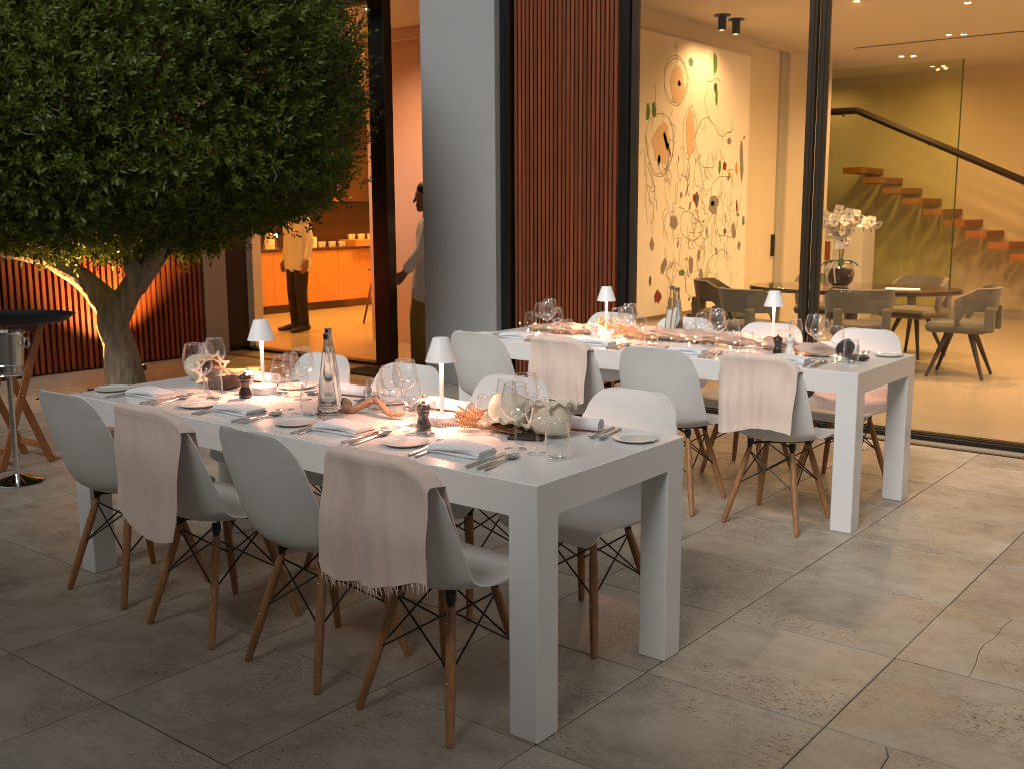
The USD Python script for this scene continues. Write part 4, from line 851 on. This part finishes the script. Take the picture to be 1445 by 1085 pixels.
def mill_maker(m):
    def mk(loc, rz, label, group):
        t = thing('pepper_mill' if m == 'mill_dark' else 'salt_mill', label, 'mill', loc, rz, group)
        obj('body', lathe([(0, .001), (.024, .001), (.026, .004), (.0255, .022), (.018, .040), (.0165, .048), (.021, .060), (.0215, .066), (.0, .066)], 32), m, t, smooth=40)
        obj('cap', lathe([(0, .067), (.0195, .067), (.0250, .074), (.0255, .080), (.0225, .088), (.012, .094), (.007, .095), (0, .095)], 32), m, t, smooth=40)
        obj('knob', ball((0, 0, .100), .0068, 2), 'copper', t, smooth=True); return t
    return mk
for x, y, m, lb in [(2.555, 3.40, 'mill_dark', 'black pepper mill beside the left lamp of the front table'), (2.622, 3.375 + .09, 'mill_white', 'white salt mill beside the left lamp of the front table'), (2.515, 2.385, 'mill_dark', 'black pepper mill beside the middle lamp of the front table'), (2.592, 2.455, 'mill_white', 'white salt mill beside the middle lamp of the front table'),
                    (4.985, 2.235, 'mill_dark', 'black pepper mill at the right of the back table'), (5.010, 2.180, 'mill_white', 'white salt mill at the right of the back table'), (4.985, 3.36, 'mill_white', 'white salt mill beside the left lamp of the back table')]:
    place(m, mill_maker(m), (x, y, HT + .0004), 0, lb, 'black pepper mills' if m == 'mill_dark' else 'white salt mills')

# ------------------------------------------------------------------ ornaments on the tables
def rot_to(axis):
    z = np.array(axis, float); z /= np.linalg.norm(z); a = np.array([0, 0, 1.0]) if abs(z[2]) < .9 else np.array([1.0, 0, 0]); x = np.cross(a, z); x /= np.linalg.norm(x); return np.stack([x, np.cross(z, x), z], 1)
def loop_vase(label, loc, axis, R, H, loops, droop, seed):
    """stoneware vase with a rim of looped clay rope; axis points out of its mouth"""
    r_ = np.random.default_rng(seed); t = thing('stoneware_vase', label, 'vase', loc, 0, 'cream stoneware vases with looped rims'); A = rot_to(axis)
    pr = [(0, 0), (R * .55, .003), (R * .86, H * .12), (R, H * .38), (R * .98, H * .62), (R * .86, H * .9), (R * .84, H)]
    c = [tuple(p) for p in curve(np.array(pr), 26)]; inn = [(max(r - .006, 0), max(z, .007)) for r, z in c[::-1][:-1]]
    v, f = lathe(c + inn[:-1] + [(0, .007)], 40); obj('body', (v @ A.T, f), 'ceramic_cream', t, smooth=50)
    n = 260; a = np.linspace(0, 2 * PI, n); L_ = loops * a
    rr = R * .95 + droop * (0.5 - 0.5 * np.cos(L_)); az = a + (1.5 / loops) * np.sin(L_) * .75; zz = H - .35 * droop * (0.5 - .5 * np.cos(L_)) + .007 * np.sin(L_ * .5) + .004 * np.sin(L_ * 2)
    P_ = np.c_[rr * np.cos(az), rr * np.sin(az), zz] + r_.normal(0, .0004, (n, 3)); v, f = tube(P_, .0062, 7, caps=False)
    obj('looped_rim', (v @ A.T, f), 'ceramic_cream', t, smooth=50); return t
loop_vase('cream stoneware vase lying at the left end of the front table, mouth open', (2.700, 3.960, .812), (-.30, -.95, .06), .056, .26, 9, .026, 1)
loop_vase('cream stoneware vase tipped mouth down between lamp and glasses at the right end', (2.700, 2.150, .872), (-.42, -.14, -.90), .072, .11, 10, .024, 2)
loop_vase('cream stoneware pot standing upright at the right end of the front table', (2.700, 1.985, .756), (.12, .10, 1), .066, .105, 9, .024, 3)
sl1 = obj('wood_slab', xf(bx(-.06, .06, -.05, .05, 0, .045, .008), (2.655, 3.665, HT + .0005), .3), 'dark_slab'); tag(sl1, 'dark wood block under the lying vase at the left', 'wood block')
sl2 = obj('wood_slab', xf(bx(-.06, .06, -.06, .06, 0, .010, .004), (2.655, 2.045, HT + .0005), .4), 'dark_slab'); tag(sl2, 'thin dark wood board under the two vases at the right', 'wood board')
def starfish(c, rz):
    v = []; 
    return cat_([tube([np.array(c), np.array(c) + np.array([math.cos(rz + k * 2 * PI / 5) * .012, math.sin(rz + k * 2 * PI / 5) * .02, math.cos(k * 2 * PI / 5) * .03])], [.010, .004], 6) for k in range(5)])
tag(obj('starfish', starfish((2.72, 3.90, .885), .4), 'ceramic_cream'), 'pale starfish ornament on top of the lying vase', 'starfish')
def wheat(label, base, direction, n, length, spread, seed, curl=0.0):
    r_ = np.random.default_rng(seed); t = thing('wheat_bunch', label, 'dried wheat', base, 0, 'bunches of dried wheat'); d = np.array(direction, float); d /= np.linalg.norm(d); s = np.cross(d, [0, 0, 1]); s /= np.linalg.norm(s); u = np.cross(s, d); S, E = [], []
    for k in range(n):
        e = s * r_.normal(0, spread) + u * abs(r_.normal(0, spread * .6)); o = s * r_.normal(0, .008) + np.array([0, 0, abs(r_.normal(.006, .006))]); l = length * r_.uniform(.8, 1.05)
        P = curve([o, o + d * l * .4 + e * .3, o + d * l * .72 + e * .8, o + d * l + e * 1.5 + np.array([0, 0, -.01 * curl])], 10); P[:, 2] = np.maximum(P[:, 2], .003); S.append(tube(P, .0011, 4))
        q = P[-1]; dd = (P[-1] - P[-3]); dd /= np.linalg.norm(dd)
        for m in range(6):
            c = q + dd * m * .0085; E.append(xf(ball((0, 0, 0), .0052, 1, (.62, .62, 1.25)), c))
            b_ = np.cross(dd, r_.normal(size=3)); b_ /= np.linalg.norm(b_); E.append(tube([c, c + dd * .032 + b_ * .010], [.0006, .0002], 3, caps=False))
    obj('stalks', cat_(S), 'wheat', t); obj('ears', cat_(E), 'wheat', t, kind='stuff'); return t
wheat('bunch of dried wheat on the front table between lamp and cream vases', (2.655, 2.075, HT + .001), (-.10, 1.0, .04), 34, .20, .022, 5)
wheat('bunch of dried wheat spilling from the lying vase at the left', (2.64, 3.72, .83), (-.05, -1.0, -.22), 26, .17, .018, 6, 3)
wheat('bunch of dried wheat left of the lamp on the back table', (5.20, 3.72, HT + .012), (-.05, -1.0, .06), 40, .28, .026, 7)
wheat('bunch of dried wheat right of the lamp on the back table', (5.10, 3.02, HT + .012), (.05, 1.0, .08), 36, .22, .026, 8)
def drift(label, pts, r, mat, flat=(1, .6), loc=(0, 0, 0)):
    P = curve(pts, 40); v, f = tube(P, np.interp(np.linspace(0, 1, 40), [0, .1, .5, .9, 1], [.6, 1, 1.1, .9, .5]) * r, 12, flat=flat); v = v + (meshkit.fbm(v * 60, 3)[:, None] - .5) * .006
    v[:, 2] = np.maximum(v[:, 2], HT + .001); tag(obj('driftwood', (v, f), mat, smooth=50), label, 'driftwood')
drift('wavy piece of driftwood beside the bottles on the front table', [(2.66, 2.955, .775), (2.64, 2.90, .775), (2.585, 2.83, .757), (2.615, 2.75, .795), (2.625, 2.715, .800), (2.60, 2.63, .768), (2.62, 2.575, .775)], .018, 'driftwood', (1, .62))
drift('pale driftwood log at the left end of the back table', [(5.10, 3.93, .775), (5.16, 3.84, .778), (5.21, 3.74, .790), (5.20, 3.60, .780)], .030, 'driftwood_pale')
tw_ = thing('gauze_runner', 'twisted pink gauze scarf running along the middle of the back table', 'table runner')
def twist(pts, r, seed, n=110):
    r_ = np.random.default_rng(seed); P = curve(pts, n); m = 30; T_ = np.gradient(P, axis=0); T_ /= np.linalg.norm(T_, axis=1, keepdims=True); S_ = np.cross(T_, [0, 0, 1]); S_ /= np.linalg.norm(S_, axis=1, keepdims=True); U_ = np.cross(S_, T_); out = []
    for i in range(n):
        tt = i / (n - 1); a = np.linspace(0, 2 * PI, m, endpoint=False); w = r * (.75 + .5 * math.sin(tt * 17 + seed) ** 2) * (min(1, tt * 12 + .15) * min(1, (1 - tt) * 12 + .15))
        rr = w * (1 + .20 * np.sin(5 * a + tt * 34) + .10 * np.sin(9 * a - tt * 21)); out.append(P[i] + np.outer(rr * np.cos(a) * 1.35, S_[i]) + np.outer(rr * np.sin(a) * .8, U_[i]))
    V_ = np.array(out); V_[:, :, 2] = np.maximum(V_[:, :, 2], HT + .0015 + .001 * np.sin(np.arange(m) * 1.7)); F_ = []
    for i in range(n - 1):
        k = np.arange(m); k2 = (k + 1) % m; F_ += [np.stack([i * m + k, i * m + k2, (i + 1) * m + k2], 1), np.stack([i * m + k, (i + 1) * m + k2, (i + 1) * m + k], 1)]
    return V_.reshape(-1, 3), np.vstack(F_)
obj('twisted_cloth', twist([(5.12, 1.93, .775), (5.06, 2.10, .78), (5.10, 2.27, .80), (5.17, 2.42, .785), (5.13, 2.60, .80), (5.19, 2.78, .785), (5.14, 2.98, .80), (5.20, 3.14, .79), (5.16, 3.28, .785)], .034, 3), 'runner_pink', tw_, smooth=50)
obj('twisted_cloth', twist([(5.08, 3.36, .78), (5.16, 3.50, .79), (5.10, 3.66, .785), (5.14, 3.78, .775)], .030, 5, 50), 'runner_pink', tw_, smooth=50)
fl = thing('fairy_lights', 'string of tiny warm fairy lights wound along the back table', 'string lights')
nb = 46; tt = np.linspace(0, 1, nb); FP = np.c_[5.06 + .085 * np.sin(tt * 47) + .03 * rng.standard_normal(nb), 1.95 + 2.02 * tt + .02 * rng.standard_normal(nb), np.where(rng.random(nb) < .5, HT + .006, HT + .03 + .03 * rng.random(nb))]
obj('wire', tube(curve(FP, 500), .0007, 4), 'copper', fl)
for p_ in FP: obj('bulb', ball(p_, .0026, 1), 'bulb', fl)
dk = thing('leather_pouch', 'dark crumpled folded pouch at the right end of the back table', 'pouch')
v, f = ball((5.03, 1.835, .765), .05, 3, (.9, 1.15, .27)); v = v + (meshkit.fbm(v * 40, 3)[:, None] - .5) * .016; v[:, 2] = np.maximum(v[:, 2], HT + .001); obj('folded_part', (v, f), 'dark_leather', dk, smooth=50)
v, f = ball((0, 0, 0), .045, 3, (.35, 1.0, 1.1)); v = v + (meshkit.fbm(v * 40, 3)[:, None] - .5) * .014; v, f = xf((v, f), (5.10, 1.925, .795), .5, .5); v[:, 2] = np.maximum(v[:, 2], HT + .001); obj('upright_flap', (v, f), 'dark_leather', dk, smooth=50)

# ------------------------------------------------------------------ tray stand and wine cooler at the left edge
ts = thing('tray_stand', 'folding wooden cross legged stand under the black tray', 'tray stand')
for y in (6.04, 6.37):
    for a, b in (((2.785, 0), (3.085, .845)), ((3.10, 0), (2.775, .845))):
        o = .012 if a[0] > 3 else -.012; d = np.array([b[0] - a[0], b[1] - a[1]]); d /= np.linalg.norm(d); n_ = np.array([d[1], -d[0]]) * .021
        q = [np.array(a) - n_, np.array(a) + n_, np.array(b) + n_, np.array(b) - n_]; v = np.array([(p_[0], y + o + s_ * .010, max(p_[1], .001)) for s_ in (-1, 1) for p_ in q])
        h = trimesh.convex.convex_hull(v); obj('leg', h, 'stand_wood', ts)
    obj('pivot', ball((2.937, y - .026, .43), .008, 1), 'screw_steel', ts)
for x, z in ((2.82, .10), (3.065, .10), (2.79, .80), (3.07, .80)): obj('crossbar', bx(x - .012, x + .012, 6.066 if x < 2.9 else 6.042, 6.346 if x < 2.9 else 6.37, z - .02, z + .02, .002) if False else bx(x - .010, x + .010, 6.075, 6.335, z - .018, z + .018, .002), 'stand_wood', ts)
tr = thing('serving_tray', 'large black oval tray resting on the wooden folding stand', 'tray', (2.925, 6.20, .848), math.atan2(-.782, .623))
pr = [(0, 0), (.36, 0), (.39, .012), (.43, .045), (.435, .047), (.425, .041), (.385, .018), (.36, .006), (0, .006)]
v, f = lathe(pr, 48); obj('tray', (v * np.array([1, .74, 1]), f), 'tray_black', tr, smooth=40)
wc = thing('wine_cooler_stand', 'polished steel pedestal stand holding the wine bucket', 'stand', (2.72, 5.71, 0))
obj('foot', lathe([(0, 0.001), (.135, .001), (.137, .006), (.12, .016), (.07, .032), (.035, .042), (.018, .05), (0, .05)], 40), 'chrome', wc, smooth=40)
obj('pole', lathe([(0, .045), (.0155, .045), (.0145, .10), (.0145, .60), (0, .60)], 24), 'chrome', wc, smooth=50)
obj('holder_ring', tube([(.083 * math.cos(a), .083 * math.sin(a), .61) for a in np.linspace(0, 2 * PI, 41)], .005, 8, caps=False), 'chrome', wc, smooth=True)
obj('arm', cat_([tube([(0, 0, .595), (.083 * math.cos(a), .083 * math.sin(a), .61)], .005, 6) for a in (0, 2.1, 4.2)]), 'chrome', wc)
wb = thing('wine_bucket', 'steel wine bucket with ring handles on the pedestal stand', 'wine bucket', (2.72, 5.71, 0))
obj('bucket', lathe([(0, .618), (.070, .618), (.076, .624), (.0765, .655), (.079, .657), (.0795, .665), (.078, .668), (.095, .835), (.101, .838), (.101, .846), (.093, .846), (.074, .66), (.07, .63), (0, .628)], 44), 'chrome', wb, smooth=30)
for s_ in (-1, 1):
    c = np.array([.62, -.78, 0]) * s_ * .100 + np.array([0, 0, .805]); obj('handle', cat_([ball(c, .012, 1), tube([c + np.array([.62 * s_ * .012 + .78 * math.cos(a) * .028, -.78 * s_ * .012 + .62 * math.cos(a) * .028, -.02 + math.sin(a) * .028]) for a in np.linspace(0, 2 * PI, 25)], .0042, 6, caps=False)]), 'chrome', wb, smooth=50)

# ------------------------------------------------------------------ people in the house
def person(label, loc, rz, pose, mats):
    """pose: joints in metres, x forward, y to the person's left, z up"""
    t = thing('person', label, 'person', loc, rz); H = pose
    def hand(w, d, up, side):
        """palm and five curled fingers; w wrist, d along the hand, up palm's back, side towards the thumb"""
        w, d, up, side = (np.array(q, float) for q in (w, d, up, side)); ch = [[(*w, .024), (*(w + d * .045 + side * .012), .021), (*(w + d * .085 + side * .016), .019)], [(*w, .024), (*(w + d * .05 - side * .014), .020), (*(w + d * .082 - side * .022), .016)]]
        for k, (o, l) in enumerate(((.026, .070), (.009, .078), (-.009, .072), (-.026, .056))):
            b = w + d * .085 + side * o; m_ = b + d * l * .5 - up * .008; e = m_ + d * l * .38 - up * .028; ch.append([(*b, .0095), (*m_, .0088), (*e, .0078)])
        b = w + d * .03 + side * .026; ch.append([(*b, .012), (*(b + d * .03 + side * .018 - up * .006), .0105), (*(b + d * .055 + side * .018 - up * .016), .009)]); return ch
    hd = np.array(H['head']); hf = np.array([math.cos(H['look']), math.sin(H['look']), 0]); hs = np.array([-hf[1], hf[0], 0]); up = np.array([0, 0, 1.0])
    P_ = lambda f_, s_, u_, r: (*(hd + hf * f_ + hs * s_ + up * u_), r)
    ch = [[P_(-.015, 0, .04, .088), P_(.02, 0, .035, .080)], [P_(-.01, 0, .06, .083), P_(.035, 0, -.045, .055), P_(.055, 0, -.085, .032)], [P_(.085, 0, .02, .016), P_(.108, 0, -.02, .012)], [P_(.08, .02, -.055, .014), P_(.08, -.02, -.055, .014)],
          [P_(-.01, .085, -.005, .014), P_(-.015, .088, .03, .016)], [P_(-.01, -.085, -.005, .014), P_(-.015, -.088, .03, .016)], [P_(-.02, 0, -.06, .055), (*H['neck'], .058), (*H['chest'], .10)]]
    for s_ in 'lr':
        sh, el, wr = (np.array(H[k + s_]) for k in ('sh', 'el', 'wr')); ch.append([(*sh, .05), (*el, .038), (*wr, .026)]); d = wr - el; d /= np.linalg.norm(d); d = d * .9 + np.array(H.get('bend' + s_, (.1, 0, 0))); d /= np.linalg.norm(d)
        sg = np.array(H.get('thumb' + s_, (1, 0, 0)), float); sg = sg - d * (sg @ d); sg /= np.linalg.norm(sg); b = np.cross(sg, d) * (1 if s_ == 'l' else -1)
        ch += hand(wr + d * .015, d, b, sg)
    ch.append([(*H['chest'], .10), (*H['hip'], .10)])
    obj('body', organic(ch, .016, 6), 'skin', t, smooth=True)
    e_ = obj('eyes', cat_([ball(hd + hf * .083 + hs * q + up * .022, .0105, 1) for q in (-.031, .031)]), 'cup_white', t); obj('pupils', cat_([ball(hd + hf * .0905 + hs * q + up * .022, .0055, 1) for q in (-.031, .031)]), 'hair_black', t)
    obj('hair', organic([[P_(-.03, 0, .06, .098), P_(-.005, 0, .085, .090)], [P_(-.05, 0, .03, .085), P_(-.055, 0, -.02, .07)]] + H.get('hair', []), .02, 6), 'hair_black', t, smooth=True)
    obj('top', organic(H['top'], .022, 8), mats[0], t, smooth=True); obj('trousers', organic(H['legs'], .022, 8), mats[1], t, smooth=True)
    for a in H['shoes']: obj('shoe', organic([a], .012, 5), mats[2], t, smooth=True)
    return t
m_ = dict(head=(0.02, 0, 1.63), look=0.2, neck=(0, 0, 1.50), chest=(0, 0, 1.28), hip=(0, 0, .95), shl=(0, .19, 1.42), ell=(-.03, .255, 1.14), wrl=(.02, .255, .90), shr=(0, -.19, 1.42), elr=(-.03, -.255, 1.14), wrr=(.03, -.25, .90),
          top=[[(0, .14, 1.43, .075), (0, -.14, 1.43, .075)], [(0, .0, 1.46, .07), (0, 0, 1.52, .062)], [(0, .10, 1.38, .115), (0, .10, 1.1, .115), (.0, .095, .84, .118)], [(0, -.10, 1.38, .115), (0, -.10, 1.1, .115), (0, -.095, .84, .118)], [(.02, .0, 1.3, .12), (.02, 0, .86, .125)],
               [(0, .19, 1.42, .066), (-.03, .255, 1.14, .052), (.018, .255, .935, .043)], [(0, -.19, 1.42, .066), (-.03, -.255, 1.14, .052), (.027, -.25, .935, .043)]],
          legs=[[(0, .085, .92, .108), (.02, .095, .5, .074), (-.01, .10, .07, .058)], [(0, -.085, .92, .108), (.02, -.10, .5, .074), (-.01, -.115, .07, .058)], [(0, .05, .93, .11), (0, -.05, .93, .11)]],
          shoes=[[(-.05, .10, .05, .042), (.03, .11, .052, .045), (.15, .13, .032, .031), (.20, .14, .028, .024)], [(-.05, -.115, .05, .042), (.03, -.125, .052, .045), (.15, -.15, .032, .031), (.20, -.16, .028, .024)]])
person('person in loose white shirt and dark trousers standing in the kitchen behind the tree', (8.66, 10.34, 0), math.atan2(.15, -.95), m_, ('shirt_white', 'trousers_dark', 'shoe_dark'))
w_ = dict(head=(0.03, 0, 1.60), look=0.1, neck=(0, 0, 1.46), chest=(0, 0, 1.24), hip=(0, 0, .93), shl=(0, .16, 1.38), ell=(.06, .23, 1.13), wrl=(.20, .22, .94), shr=(0, -.16, 1.38), elr=(-.02, -.23, 1.13), wrr=(.16, -.25, .98), hair=[[(-.04, 0, 1.66, .09), (-.07, 0, 1.52, .07), (-.05, .03, 1.44, .05)]],
          top=[[(0, .12, 1.39, .068), (0, -.12, 1.39, .068)], [(0, .09, 1.34, .105), (.02, .09, 1.08, .11), (.05, .11, .74, .125)], [(0, -.09, 1.34, .105), (0, -.09, 1.08, .10), (0, -.11, .74, .125)], [(.02, 0, 1.3, .11), (.0, 0, .76, .13)],
               [(0, .16, 1.38, .06), (.06, .23, 1.13, .056), (.185, .222, .965, .050)], [(0, -.16, 1.38, .06), (-.02, -.23, 1.13, .052), (.13, -.248, 1.0, .046)]],
          legs=[[(.03, .08, .90, .115), (.10, .09, .5, .095), (.10, .09, .09, .090)], [(0, -.08, .90, .105), (-.03, -.09, .5, .085), (-.10, -.09, .10, .085)], [(.02, .05, .91, .105), (0, -.05, .91, .105)]],
          shoes=[[(.05, .09, .045, .040), (.13, .09, .045, .042), (.24, .095, .03, .030), (.275, .095, .027, .024)], [(-.15, -.09, .05, .040), (-.07, -.09, .045, .042), (.03, -.095, .03, .030), (.07, -.095, .027, .024)]])
person('person in long white jacket and olive trousers half hidden by the grey pillar', (7.35, 6.85, 0), math.atan2(.78, -.62), w_, ('linen_white', 'trousers_olive', 'shoe_pale'))
